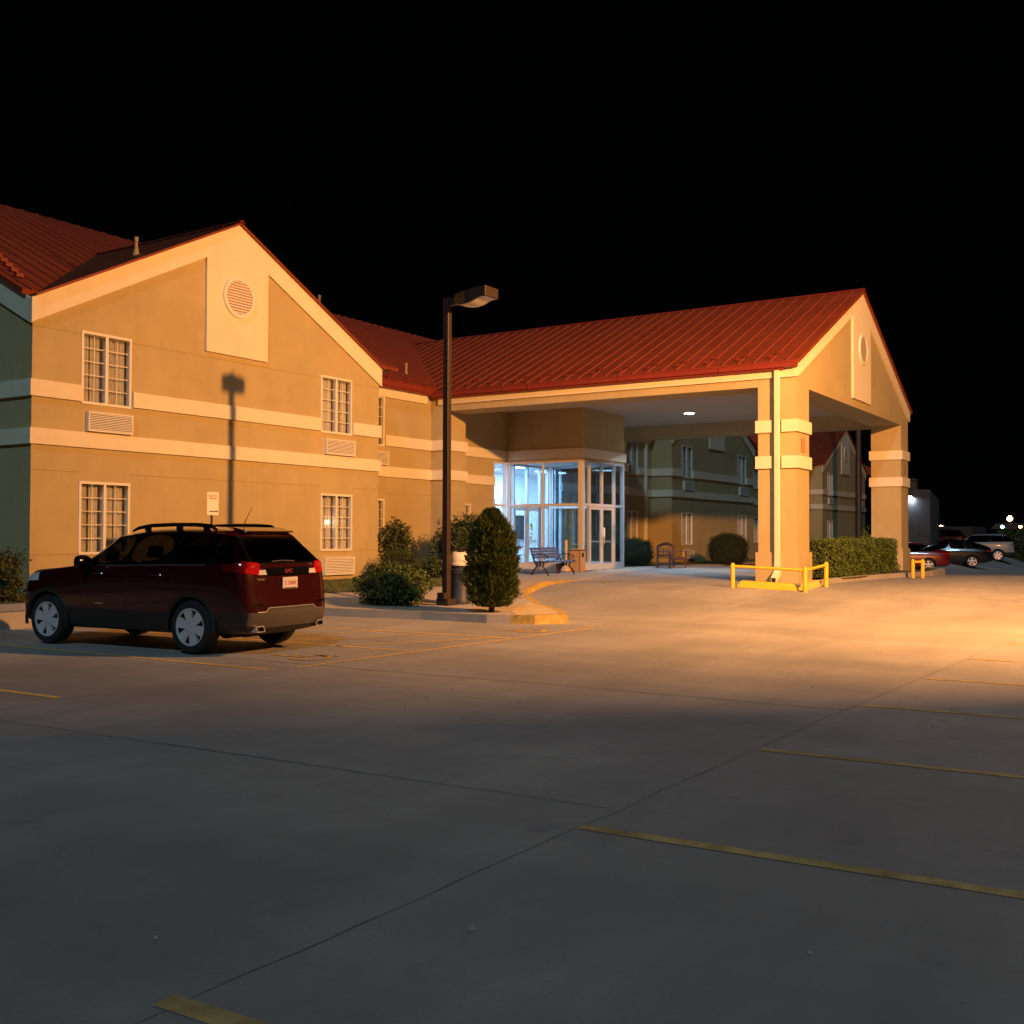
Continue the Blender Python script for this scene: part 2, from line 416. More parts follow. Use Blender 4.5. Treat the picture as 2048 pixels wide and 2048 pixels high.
def wobble(mb, a, b, w, amp=.02, off=.0025, n=60):
    a, b = Vector(a), Vector(b); d = (b-a).normalized(); nn = Vector((-d.y, d.x)); pts = []
    for i in range(n+1):
        c = a+(b-a)*i/n; o_ = noise.noise(Vector((c.x*1.7, c.y*1.7, 3)))*amp; ww = w*(.35+.9*abs(noise.noise(Vector((c.x*3, c.y*3, 9)))))
        pts.append((c+nn*(o_-ww/2), c+nn*(o_+ww/2)))
    for (p, q), (r, s_) in zip(pts, pts[1:]):
        mb.poly([(*c, lot(c.x, c.y)+off) for c in (p, r, s_, q)])

# slab joints
j = MB()
wobble(j, (9.40,13.5), (9.87,2.68), .035, .05, n=120); wobble(j, (5.2,9.1), (5.55,2.9), .018, .02)
wobble(j, (-3,3.05), (9.87,2.72), .016, .03, n=160); wobble(j, (9.87,2.70), (26,2.05), .02, .03, n=120)
for a_, b_ in (((12.2,8.2),(14.9,5.1)),((6.0,4.6),(7.4,3.1)),((19.0,7.4),(22.5,4.2)),((2.2,5.6),(4.4,6.9))): wobble(j, a_, b_, .010, .35, n=90)
structure(j.build('lot_joints', M['seam']))
j = MB()
wobble(j, (-2,9.34), (8.6,9.17), .028, .02); wobble(j, (15.95,8.5), (30,8.35), .05, .02, n=100)
wobble(j, (5.25,8.4), (5.52,3.2), .018, .02)
structure(j.build('pale_joints', M['seaml']))
ln = MB(); lf = MB()
for x, yy in ((2.42,2.98),(5.1,2.84),(7.68,2.74),(10.22,2.66),(12.55,2.57),(14.9,2.47),(17.2,2.35),(19.5,2.3)):
    stripe(lf, (x, yy), (x+.28, yy-5.3), .10, step=.5)
stripe(ln, (9.3,9.08), (16.0,8.72), .07)
stripe(ln, (8.72,15.9), (8.95,9.2), .09); stripe(ln, (6.05,16.3), (6.27,9.3), .09); stripe(ln, (3.3,16.3), (3.6,9.3), .09)
stripe(ln, (11.15,16.3), (11.48,9.12), .09); stripe(ln, (13.42,13.4), (13.8,8.95), .09)
for a, b in (((11.3,13.7),(13.42,12.55)), ((11.3,12.55),(13.57,11.27)), ((11.33,11.55),(13.62,10.33)), ((11.38,10.36),(13.78,9.08)), ((11.25,14.9),(13.3,13.7))):
    stripe(ln, a, b, .07)
stripe(ln, (16.2,8.75), (16.45,9.1), .06)
structure(ln.build('parking_lines', M['yline']))
structure(lf.build('faded_parking_lines', P('faded_yellow_line', (.46,.33,.13), .85, var=.35, vscale=6, var2=.3, v2scale=1.3)))
def access_symbol(cx, cy, s, rot):
    m = MB(); ca, sa = math.cos(rot), math.sin(rot)
    def T(u, v): return (cx+(u*ca-v*sa)*s, cy+(u*sa+v*ca)*s)
    def seg(a, b, w): stripe(m, T(*a), T(*b), w*s, off=.007)
    n = 14
    for k in range(n):
        a, b = math.pi*(.75+1.35*k/n), math.pi*(.75+1.35*(k+1)/n)
        seg((.30*math.cos(a), .30*math.sin(a)-.12), (.30*math.cos(b), .30*math.sin(b)-.12), .09)
    for k in range(8):
        a, b = math.pi*2*k/8, math.pi*2*(k+1)/8
        seg((-.05+.05*math.cos(a), .55+.05*math.sin(a)), (-.05+.05*math.cos(b), .55+.05*math.sin(b)), .08)
    seg((-.04,.44), (0,.02), .10); seg((-.02,.28), (.22,.28), .08); seg((0,.03), (.26,.03), .09); seg((.26,.03), (.36,-.3), .09); seg((.36,-.3), (.46,-.27), .08)
    return structure(m.build('parking_symbol', M['yline']))
access_symbol(10.12, 9.75, .85, 0.0); access_symbol(14.95, 9.35, .72, 0.0)
mk = MB()
for k in range(170):                                            # grit and crumbs lying on the slab
    x, y = 1.5+rng.random()*17, rng.random()*13; r = .006+.012*rng.random()**2
    p = (x, y, lot(x, y)+.004)
    mk.hexa([(x+r*math.cos(a+.3*rng.random())*q, y+r*math.sin(a)*q, p[2]+h) for h, q in ((0,1),(r*.9,.6)) for a in (0,1.57,3.14,4.71)])
tag(mk.build('grit', M['seaml']), 'small pale grit and crumbs scattered on the concrete lot', 'grit', None, 'stuff')

# kerb island / walk
KB = [(-6,16.7),(4,16.6),(10.66,16.55),(13.4,16.5),(14.5,15.5),(15.35,14.4),(15.72,12.2),(15.80,10.75),(16.1,9.9),(16.65,9.52),(17.5,10.1),(18.6,11.1),(19.95,12.4),(21.04,13.11),(22.35,13.54),(24.28,14.05),(26.85,14.65),(30,15.7),(33,16.5),(36.5,17.1),(41,17.2),(48,16.6),(60,16.0),(90,16)]
def resample(pts, d):
    out = [Vector(pts[0])]
    for a, b in zip(pts, pts[1:]):
        a, b = Vector(a), Vector(b); n = max(1, int((b-a).length/d))
        out += [a+(b-a)*(i+1)/n for i in range(n)]
    return out
kp = resample(KB, .4)
def kn(i):
    t = (kp[min(i+1, len(kp)-1)]-kp[max(i-1,0)]).normalized(); return Vector((-t.y, t.x))
kerb = MB(); yk = MB(); KW = .16
for i in range(len(kp)-1):
    a, b = kp[i], kp[i+1]; na, nb = kn(i), kn(i+1)
    yel = (9.2 < a.y < 14.2 and a.x > 15.7 and a.x < 25 and (a.y < 10.7 or a.x > 16))
    t = yk if yel else kerb
    pz = lambda c: pad(c.x, c.y)+.003
    t.hexa([(*a, lot(*a)-.1),(*b, lot(*b)-.1),(*(b+nb*KW), lot(*b)-.1),(*(a+na*KW), lot(*a)-.1),
            (*(a+na*.02), pz(a)),(*(b+nb*.02), pz(b)),(*(b+nb*KW), pz(b)),(*(a+na*KW), pz(a))])
structure(kerb.build('kerb', M['walk'])); 
structure(yk.build('painted_kerb', P('yellow_kerb_paint', (.46,.31,.07), .7, var=.3, vscale=7, bump=.4, bscale=70)))
wk = MB()
inner = [kp[i]+kn(i)*KW for i in range(len(kp))]
for i in range(len(inner)-1):
    a, b = inner[i], inner[i+1]; N_ = 14
    def back(c): return Vector((c.x if c.x < 15 or c.x > 17.9 else 15+(c.x-15)*1.0, max(c.y+1.5, 22)))
    A_, B_ = back(a), back(b)
    for k in range(N_):
        q = [a.lerp(A_, k/N_), b.lerp(B_, k/N_), b.lerp(B_, (k+1)/N_), a.lerp(A_, (k+1)/N_)]
        try: wk.poly([(*c, pad(c.x, c.y)) for c in q])
        except Exception: pass
structure(wk.build('sidewalk', M['walk'], smooth=True))
nose = MB(); drape(nose, [(15.98,10.2),(16.6,9.7),(17.35,10.2),(18.4,11.15),(19.3,12.0),(16.8,10.9)], pad, .006)
structure(nose.build('kerb_nose', P('pale_yellow_wash', (.55,.43,.24), .8, var=.2, vscale=5)))
lawn_polys = [[(-6,17.7),(13.3,17.7),(12.6,19.5),(12.4,26),(-6,26)], [(13.3,17.7),(16.4,16.6),(20.3,15.0),(23.9,17.0),(23.15,19.5),(12.6,19.5)], [(23.9,17.0),(27.4,18.8),(27.6,20.4),(27.6,21.0),(23.2,21.0),(23.15,19.5)],
              [(36.4,18.9),(44.4,18.3),(58,17.6),(58,19.9),(44.5,20.0),(44.5,21.8),(36.4,21.2)]]
lw = MB()
for p in lawn_polys: drape(lw, p, pad, .012, .6)
structure(lw.build('lawn', M['grassbase']))
sp_ = MB()
for p in ([(28.9,17.9),(32.5,17.4),(32.5,21.2),(28.9,20.3)], [(12.9,19.0),(23.0,19.0),(23.0,19.52),(12.9,19.52)], [(29.0,8.0),(36.6,7.6),(38,9.4),(29.0,9.7)]):
    drape(sp_, p, (lambda x, y: pad(x, y) if y > 12 else .10), .02, .6)
structure(sp_.build('planting_soil', M['soil']))
def inpoly(x, y, p):
    c = False
    for (x0, y0), (x1, y1) in zip(p, p[1:]+p[:1]):
        if (y0 > y) != (y1 > y) and x < (x1-x0)*(y-y0)/(y1-y0)+x0: c = not c
    return c
gr = MB()
cnt = 0
while cnt < 30000:
    p = lawn_polys[rng.choice((0,1,1,1,2,2,3))]; x = rng.uniform(max(6, min(q[0] for q in p)), max(q[0] for q in p)); y = rng.uniform(min(q[1] for q in p), max(q[1] for q in p))
    if not inpoly(x, y, p): continue
    cnt += 1
    h = rng.uniform(.03,.085)*(1+.5*noise.noise(Vector((x, y, 0)))); a = rng.random()*6.28; w = .007; z = pad(x, y)+.01
    dx, dy = math.cos(a)*w, math.sin(a)*w; lx, ly = rng.gauss(0,.025), rng.gauss(0,.025)
    gr.poly([(x-dx, y-dy, z), (x+dx, y+dy, z), (x+lx, y+ly, z+h)])
stuff(tag(gr.build('grass', M['grass'], recalc=False), 'short mown green grass on the strip between sidewalk and building', 'grass'))

# kerb under the hedge on the right, with the low planter step
kb = MB()
K2 = [(26.75,7.95),(28.2,8.05),(30.7,7.95),(33.0,7.65),(34.6,7.3),(36.6,7.12),(39.5,7.3),(41.5,8.2)]
k2 = resample(K2, .5)
for a, b in zip(k2, k2[1:]):
    t = (b-a).normalized(); n = Vector((-t.y, t.x))*.18
    kb.hexa([(*a, lot(*a)-.3),(*b, lot(*b)-.3),(*(b+n), lot(*b)-.3),(*(a+n), lot(*a)-.3),(*(a+n*.15), .13),(*(b+n*.15), .13),(*(b+n), .13),(*(a+n), .13)])
structure(kb.build('planter_kerb', M['walk']))

# ------------------------------------------------------------ hotel
hotel = thing('hotel_building', 'two-storey tan stucco hotel with cream bands and red metal roofs behind the lamp post', 'hotel', (12.47,19.54,0))
U0, U1, L0, L1_ = 4.03, 4.367, 3.065, 3.388

def bands(fr, segs, over=.06):
    m = MB()
    for (a, b, z0, z1) in segs: m.fbox(fr, a, b, z0, z1, .001, over)
    return m.build('trim_band', M['cream'], hotel)
def joints(fr, segs):
    m = MB()
    for a, b, z in segs: m.fbox(fr, a, b, z-.006, z+.006, .001, .004)
    return m.build('stucco_joint', M['joint'], hotel)

def roof_plane(name, parent, e0, e1, r0, r1, rib=.46, th=.10, first=.2, guards=True, mat=None, ribh=.032):
    """e0-e1 eave edge, r0-r1 ridge edge (same direction); slab with standing seams"""
    e0, e1, r0, r1 = map(Vector, (e0, e1, r0, r1)); m = MB()
    nrm = (e1-e0).cross(r0-e0).normalized()
    if nrm.z < 0: nrm = -nrm
    m.prism([e0, e1, r1, r0], -nrm*th)
    L_ = (e1-e0).length; k = first; along = (e1-e0).normalized(); slope = (r0-e0); g = 0
    while k < L_-.05:
        a = e0+along*k; b = r0+(r1-r0)*(k/L_)
        w = along*.011
        m.mi = 1; m.hexa([a-w, a+w, b+w, b-w, a-w+nrm*ribh, a+w+nrm*ribh, b+w+nrm*ribh, b-w+nrm*ribh]); k += rib; g += 1
    o = m.build(name, [mat or M['red'], M['redrib']], parent)
    if guards:
        k = first; i = 0; up_ = (b-a).normalized()
        while k+rib < L_-.05:
            a = e0+along*(k+(.08 if i % 2 else rib-.08)) + slope.normalized()*(.30 if i % 2 else .62) + nrm*.045
            w = along*.05; v = slope.normalized()*.03
            s = MB(); s.hexa([a-w-v, a+w-v, a+w+v, a-w+v, a-w-v+nrm*.06, a+w-v+nrm*.06, a+w+v*.3+nrm*.05, a-w+v*.3+nrm*.05]); s.build('snow_guard', M['redtrim'], o)
            i += 1; k += rib
    return o

def gable_wing(x0, x1, y0, eave=6.03, apex=8.81, back=24., holes=None):
    fr = frameY(y0); xc = (x0+x1)/2; sl = (apex-eave)/(xc-x0)
    h = holes
    m = MB(); wall_holes(m, fr, x0, x1, -.5, 5.6, h)
    m.poly([fr(x0,5.6,0), fr(x1,5.6,0), fr(x1,eave-.05,0), fr(xc,apex-.05,0), fr(x0,eave-.05,0)])
    m.poly([(x0,y0,-.5),(x0,y0,eave-.05),(x0,back,eave-.05),(x0,back,-.5)]); m.poly([(x1,y0,-.5),(x1,back,-.5),(x1,back,eave-.05),(x1,y0,eave-.05)])
    m.build('wall', M['tan'], hotel, recalc=False)
    t = MB(); b = .5
    def at(x): return apex-abs(x-xc)*sl
    pl, pr = xc-.98, xc+.98
    t.prism([fr(*p,.001) for p in ((x0-.06,at(x0-.06)),(x0-.06,at(x0-.06)-b),(pl,at(pl)-b),(pl,5.58),(pr,5.58),(pr,at(pr)-b),(x1+.06,at(x1+.06)-b),(x1+.06,at(x1+.06)),(xc,apex))], (0,-.069,0))
    t.build('gable_trim', M['cream'], hotel)
    round_vent(hotel, fr, xc, 7.02, .5, .07)
    # roof of the wing
    ov = .10
    for s, xe in ((-1, x0), (1, x1)):
        ee = xe+s*.14
        z_e = at(ee)
        if s < 0 and x0 < 20:
            roof_plane('roof', hotel, (x0-.02, y0-ov-.05, z_e+.055+.06), (x0-.02, y0+.42, z_e+.055+.06), (xc, y0-ov-.05, apex+.045), (xc, 26.0, apex+.055), guards=False, th=.05, first=9); continue
        roof_plane('roof', hotel, (ee, y0-ov-.05, z_e+.055), (ee, back+4, z_e+.055), (xc, y0-ov-.05, apex+.045), (xc, back+4, apex+.055), guards=False, th=.05)
    c = MB(); c.prism([(xc-.12, y0-.18, apex+.02), (xc, y0-.18, apex+.075), (xc+.12, y0-.18, apex+.02), (xc, y0-.18, apex+.105)], (0, 8, 0)); c.build('ridge_cap', M['redtrim'], hotel)
    return fr, xc

WZ = (3.99, 5.53); GZ = (.82, 2.36)
def std_wing(x0, x1, y0, back, gl=True):
    wh = [(x0+1.11, x0+2.35, *WZ), (x0+8.33, x0+9.57, *WZ), (x0+1.09, x0+2.35, *GZ), (x0+8.35, x0+9.61, *GZ)]
    fr, xc = gable_wing(x0, x1, y0, back=back, holes=wh)
    for q, h in enumerate(wh):
        wn = make_window(hotel, fr, *h)
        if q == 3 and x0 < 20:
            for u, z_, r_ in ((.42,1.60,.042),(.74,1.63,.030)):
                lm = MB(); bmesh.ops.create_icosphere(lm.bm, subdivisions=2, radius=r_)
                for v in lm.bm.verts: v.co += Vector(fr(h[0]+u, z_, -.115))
                lm.build('pane_glint', M['glint'], wn, smooth=True)  # glowing bead added for a bright reflection spot in the pane
    make_grille(hotel, fr, x0+1.24, x0+2.35, 3.42, 3.84); make_grille(hotel, fr, x0+8.48, x0+9.64, 3.42, 3.84)
    make_grille(hotel, fr, x0+8.47, x0+9.64, .17, .65); make_grille(hotel, fr, x0+1.24, x0+2.35, .17, .60)
    bands(fr, [(x0-.06, x0+1.09, U0, U1), (x0+2.38, x0+8.31, U0, U1), (x0+9.6, x1+.06, U0, U1), (x0-.06, x1+.06, L0, L1_)])
    joints(fr, [(x0, x1, 5.45), (x0, x0+1.09, 2.55), (x0+2.36, x0+8.33, 2.55), (x0+9.61, x1, 2.55), (x0, x0+1.09, .83), (x0+2.36, x0+8.33, .83), (x0+9.62, x1, .83)])
    f2 = frameX(x0); bands(f2, [(y0+.001, back, U0, U1), (y0+.001, back, L0, L1_)])
    f3 = frameXp(x1); bands(f3, [(y0+.001, y0+1.45, U0, U1), (y0+.001, y0+1.45, L0, L1_)])
    return fr, xc
std_wing(12.47, 23.2, 19.54, 25.6)
std_wing(44.55, 55.3, 20.04, 26.0)
std_wing(69.2, 79.95, 20.4, 26.0)

# left gable end of the long body (faces -X)
m = MB(); f2 = frameX(12.47)
m.poly([(12.47,25.6,-.5),(12.47,38.0,-.5),(12.47,38.0,5.98),(12.47,28.8,10.55),(12.47,19.54,5.98),(12.47,25.6,5.98)]); m.build('wall', M['tan'], hotel)
m = MB(); m.prism([f2(19.545,6.0,.001), f2(19.545,5.50,.001), f2(28.8,10.1,.001), f2(38.1,5.5,.001), f2(38.1,6.0,.001), f2(28.8,10.62,.001)], (-.07,0,0)); m.build('gable_trim', M['cream'], hotel)
roof_plane('roof', hotel, (12.3,19.62,6.165), (24.2,19.62,6.165), (12.3,28.85,10.78), (24.2,28.85,10.78), guards=False)
for k in range(5):
    g_ = MB()                                            # row of snow guards low on the left roof
    yy = 20.4+k*.36; zz = 5.98+(yy-19.25)*.5; g_.box(12.62+k*.10, 12.78+k*.10, yy-.05, yy+.05, zz+.02, zz+.10); g_.build('snow_guard', M['redtrim'], hotel)
roof_plane('roof', hotel, (24.2,38.5,5.98), (12.3,38.5,5.98), (24.2,28.85,10.78), (12.3,28.85,10.78), guards=False)
m = MB(); m.prism([(24.15,19.6,6.1),(24.15,38,6.1),(24.15,28.85,10.6)], (-.05,0,0)); m.build('wall', M['tan'], hotel)
roof_plane('roof', hotel, (23.1,20.75,6.0), (46.5,20.75,6.0), (23.1,29.2,10.22), (46.5,29.2,10.22), guards=False)
roof_plane('roof', hotel, (46.5,37.7,6.0), (24.2,37.7,6.0), (46.5,29.2,10.22), (24.2,29.2,10.22), guards=False)
roof_plane('roof', hotel, (54.0,20.75,6.0), (92,20.75,6.0), (54,29.2,10.22), (92,29.2,10.22), guards=False)
for x0, x1 in ((23.3,27.4),):
    for k in range(9):
        s = MB(); x = x0+.25+k*.46; yy = 21.0+(.28 if k % 2 else 0); zz = 6.0+(yy-20.75)*.5; s.box(x-.05, x+.05, yy-.03, yy+.03, zz+.02, zz+.10); s.build('snow_guard', M['redtrim'], hotel)
# recess walls either side of the lobby
fr = frameY(21.07)
m = MB(); h = [(24.0,25.28,4.0,5.56),(24.0,25.3,.86,2.37)]; wall_holes(m, fr, 23.2, 27.69, -.5, 5.95, h); m.build('wall', M['tan'], hotel, recalc=False)
for q in h: make_window(hotel, fr, *q)
make_grille(hotel, fr, 24.2, 25.42, 3.42, 3.84)
bands(fr, [(25.31,27.689,U0,U1),(23.2,23.99,U0,U1),(23.2,27.689,L0,L1_)]); joints(fr, [(25.3,27.69,2.55),(25.3,27.69,.83)])
def fascia_gutter(fr, a, b, zt=5.86, n0=.001, par=None):
    f = MB(); f.fbox(fr, a, b, 5.54, zt, n0, .07); f.build('fascia', M['cream'], par or hotel)
    g = MB(); g.fbox(fr, a, b, zt, zt+.17, .0, .30); g.fbox(fr, a, b, zt+.17, zt+.20, .27, .32); g.fbox(fr, a, b, zt-.05, zt, .071, .26)
    return g.build('gutter', M['redtrim'], par or hotel)
fascia_gutter(fr, 23.26, 27.40)
m = MB(); h = [(41.9,43.1,4.0,5.56),(41.9,43.1,.86,2.37)]; wall_holes(m, fr, 40.82, 44.55, -.5, 5.95, h); m.build('wall', M['tan'], hotel, recalc=False)
for q in h: make_window(hotel, fr, *q)
make_grille(hotel, fr, 41.95, 43.1, 3.42, 3.84)
bands(fr, [(40.83,41.87,U0,U1),(43.13,44.54,U0,U1),(40.83,44.54,L0,L1_)]); fascia_gutter(fr, 41.1, 44.45)
m = MB(); m.box(43.75, 43.87, 20.93, 21.06, .15, 5.85); m.box(43.75, 43.87, 20.78, 20.93, .15, .27); m.build('downspout', M['vinyl'], hotel, bevel=.01)
# connector wing between second and third gable
fr3 = frameY(21.2)
m = MB(); h = [(58.0,59.2,4.0,5.56),(58.0,59.2,.86,2.37),(64.0,65.2,4.0,5.56),(64.0,65.2,.86,2.37)]; wall_holes(m, fr3, 55.3, 69.2, -.5, 5.95, h); m.build('wall', M['tan'], hotel, recalc=False)
for q in h: make_window(hotel, fr3, *q)
bands(fr3, [(55.31,57.9,U0,U1),(59.3,63.9,U0,U1),(65.3,69.1,U0,U1),(55.31,69.1,L0,L1_)]); fascia_gutter(fr3, 55.4, 69.1)
# engaged piers
for x0, x1 in ((27.69,28.78),(39.72,40.82)):
    m = MB(); m.box(x0, x1, 20.45, 21.6, -.5, 5.309); m.build('pier', M['tan'], hotel)
    for z0, z1 in ((U0,U1),(L0,L1_)):
        m = MB(); m.box(x0-.06, x1+.06, 20.39, 21.069, z0, z1); m.build('trim_band', M['cream'], hotel)
# R2 walls
fr = frameY(21.32)
m = MB(); h = [(29.05,30.32,.86,2.36)]; wall_holes(m, fr, 28.78, 31.76, -.5, 5.8, h); m.poly([fr(31.76,3.95,0),fr(32.62,3.95,0),fr(32.62,5.8,0),fr(31.76,5.8,0)])
m.poly([fr(31.76,-.5,0),fr(32.62,-.5,0),fr(32.62,.02,0),fr(31.76,.02,0)])
m.build('wall', M['tan'], hotel, recalc=False); m = MB()
wall_holes(m, fr, 36.72, 39.72, -.5, 5.8, [(37.6,38.8,.86,2.36)]); m.poly([fr(35.87,3.95,0),fr(36.72,3.95,0),fr(36.72,5.8,0),fr(35.87,5.8,0)])
m.build('wall', M['tan'], hotel, recalc=False)
make_window(hotel, fr, *h[0]); make_window(hotel, fr, 37.6,38.8,.86,2.36)
bands(fr, [(28.85,32.56,U0,U1),(28.85,31.80,L0,L1_)]); bands(fr, [(35.94,39.65,U0,U1),(36.7,39.65,L0,L1_)]); joints(fr, [(30.32,31.76,2.55)])

# lobby box: upper walls
lx0, lx1, ly = 32.62, 35.87, 18.10
m = MB(); m.box(lx0, lx1, ly, 21.319, 3.95, 5.81); m.build('wall', M['tan'], hotel)
m = MB(); m.box(lx0-.06, lx1+.06, ly-.06, 21.25, U0, U1); m.build('trim_band', M['cream'], hotel)
# glazing
al = MB(); gl = MB()
fS, fN, fR, fI = frameX(lx0), frameY(ly), frameXp(lx1), frameY(21.32)
def mull(fr, us, z0=.02, z1=3.95, w=.055):
    for u in us: al.fbox(fr, u-w/2, u+w/2, z0+.001, z1-.001, -.12, .0)
def rails(fr, a, b, zs):
    for z, w in zs: al.fbox(fr, a, b, z-w/2, z+w/2, -.112, -.008)
zs = ((3.915,.07),(2.36,.085),(.145,.25))
mull(fS, (21.2, 19.76, 18.25)); rails(fS, 18.28, 21.17, zs); gl.fbox(fS, 18.28, 21.17, .27, 3.88, -.066, -.058)
al.box(lx0-.005, lx0+.14, ly-.005, ly+.14, .0, 3.95)
al.box(lx1-.10, lx1+.005, ly-.005, ly+.12, .0, 3.95)
mull(fN, (33.19, 35.12), z1=3.95, w=.06); rails(fN, 32.76, 33.16, zs); rails(fN, 35.15, 35.77, zs)
rails(fN, 33.22, 35.09, ((3.915,.07),(2.36,.10))); mull(fN, (34.15,), 2.41, 3.88, .05)
gl.fbox(fN, 32.76, 33.16, .27, 3.88, -.066, -.058); gl.fbox(fN, 35.15, 35.77, .27, 3.88, -.066, -.058); gl.fbox(fN, 33.22, 35.09, 2.41, 3.88, -.067, -.059)
mull(fR, (21.2, 19.76)); rails(fR, 18.2, 21.17, zs); gl.fbox(fR, 18.22, 21.17, .27, 3.88, -.066, -.058)
mull(fI, (31.80, 32.58)); rails(fI, 31.83, 32.55, zs); gl.fbox(fI, 31.83, 32.55, .27, 3.88, -.066, -.058)
mull(fI, (35.93, 36.70)); rails(fI, 35.96, 36.67, zs); gl.fbox(fI, 35.96, 36.67, .27, 3.88, -.066, -.058)
# inner storefront of the vestibule
fV = frameY(21.36)
mull(fV, (32.8, 33.25, 34.2, 35.15, 35.75), w=.07); rails(fV, 32.8, 35.75, ((3.915,.07),(2.36,.10),(.10,.16))); gl.fbox(fV, 32.8, 33.25, .18, 3.88, -.07, -.06); gl.fbox(fV, 33.28, 35.12, 2.42, 3.88, -.07, -.06); gl.fbox(fV, 35.15, 35.75, .18, 3.88, -.07, -.06)
af = al.build('storefront_frame', M['alu'], hotel); gl.build('storefront_glass', M['dglass'], af)
def glass_door(fr, a, b, zb=.03, zt=2.30, hand=1, mat='alu', ring=.10):
    d = MB(); d.fbox(fr, a, a+ring, zb, zt, -.085, -.035); d.fbox(fr, b-ring, b, zb, zt, -.085, -.035)
    d.fbox(fr, a+ring, b-ring, zb, zb+.22, -.085, -.035); d.fbox(fr, a+ring, b-ring, zt-.10, zt, -.085, -.035)
    o = d.build('door', M[mat], hotel)
    g = MB(); g.fbox(fr, a+ring, b-ring, zb+.22, zt-.10, -.064, -.056); g.build('door_glass', M['dglass'], o)
    h = MB(); u = b-ring*.5 if hand > 0 else a+ring*.5
    h.tube([fr(u, .95, -.02), fr(u, .95, .04), fr(u, 1.25, .04), fr(u, 1.25, -.02)], .014, 8)
    h.fbox(fr, a+ring*.8, b-ring*.8, 1.02, 1.06, -.13, -.10)
    h.build('handle', M['alu'], o, smooth=True)
glass_door(fN, 33.225, 34.145, hand=1); glass_door(fN, 34.155, 35.085, hand=-1)
glass_door(fV, 33.29, 34.16, hand=1); glass_door(fV, 34.24, 35.11, hand=-1)
n_ = MB(); n_.fbox(fN, 34.30, 34.42, 1.20, 1.55, -.054, -.050); n_.build('door_notice', M['paper'], hotel)
# interior: floor, ceiling, walls, counter
iw = MB()
iw.poly([(30.9,25.2,0),(41.5,25.2,0),(41.5,25.2,4),(30.9,25.2,4)]); iw.poly([(30.9,21.6,0),(30.9,25.2,0),(30.9,25.2,4),(30.9,21.6,4)]); iw.poly([(41.5,25.2,0),(41.5,21.6,0),(41.5,21.6,4),(41.5,25.2,4)])
iw.poly([(30.9,21.62,0),(30.9,21.62,4),(31.76,21.62,4),(31.76,21.62,0)]); iw.poly([(36.72,21.62,0),(41.5,21.62,0),(41.5,21.62,4),(36.72,21.62,4)])
iw.build('lobby_wall', M['white'], hotel, recalc=False)
iw = MB(); iw.poly([(30.9,21.3,3.96),(30.9,25.2,3.96),(41.5,25.2,3.96),(41.5,21.3,3.96)]); iw.poly([(lx0+.02,ly+.02,3.945),(lx0+.02,21.3,3.945),(lx1-.02,21.3,3.945),(lx1-.02,ly+.02,3.945)]); iw.build('lobby_ceiling', M['white'], hotel, recalc=False)
iw = MB(); iw.box(30.9,41.5,21.33,25.2,-.1,.025); iw.box(lx0+.15,lx1-.12,ly+.13,21.33,-.1,.025); iw.build('lobby_floor', M['greybuild'], hotel)
ct = MB(); ct.box(35.0,38.6,23.7,24.2,.025,1.02); ct.build('reception_counter', M['white'], hotel)
ct = MB(); ct.box(34.95,38.65,23.62,24.25,1.02,1.07); ct.build('counter_top', M['greybuild'], hotel)
ct = MB(); ct.box(32.4,34.2,25.12,25.19,.03,2.15); ct.box(39.3,40.2,25.12,25.19,.03,2.15); ct.box(36.6,37.25,25.13,25.19,1.25,2.0); ct.build('inner_doorway', M['dark'], hotel)
ct = MB(); ct.fbox(fV, 34.45, 34.62, 1.45, 1.72, -.054, -.051); ct.build('yellow_notice', M['ypaper'], hotel)
ct = MB()
for k in range(9): ct.box(35.4+k*.55, 35.4+k*.55+.34, 25.13, 25.17, 2.45, 2.45+.30+.08*(k % 3))
for k in range(4): ct.fbox(fV, 34.42+.03*(k % 2), 34.64, .95+k*.16, 1.06+k*.16, -.053, -.050)
ct.build('posted_notices', M['paper'], hotel)
ct = MB()
for k in range(7): ct.box(31.3+k*.42, 31.3+k*.42+.3, 25.10, 25.16, 2.5, 2.8)
ct.build('wall_pictures', M['greybuild'], hotel)
ld = MB()
for x, y in ((32.6,23.0),(35.2,22.6),(38.0,22.9),(40.2,23.2)): ld.box(x-.3, x+.3, y-.3, y+.3, 3.93, 3.955)
ld.build('ceiling_light', emis('lobby_panel_light', (.62,.8,1.), 9), hotel)
# roof pipes
for (x, y, z, h, r) in ((15.7,20.57,7.80,.36,.038),(31.4,29.6,10.2,.75,.05),(27.54,22.02,6.60,.40,.04)):
    m = MB(); m.lathe((x,y,z), [(r*2.4,-.1),(r*1.2,.1),(r,.14),(r,h-.1),(r*1.3,h-.1),(r*1.3,h),(0,h)], 14); m.build('vent_pipe', M['joint'], hotel, smooth=True)

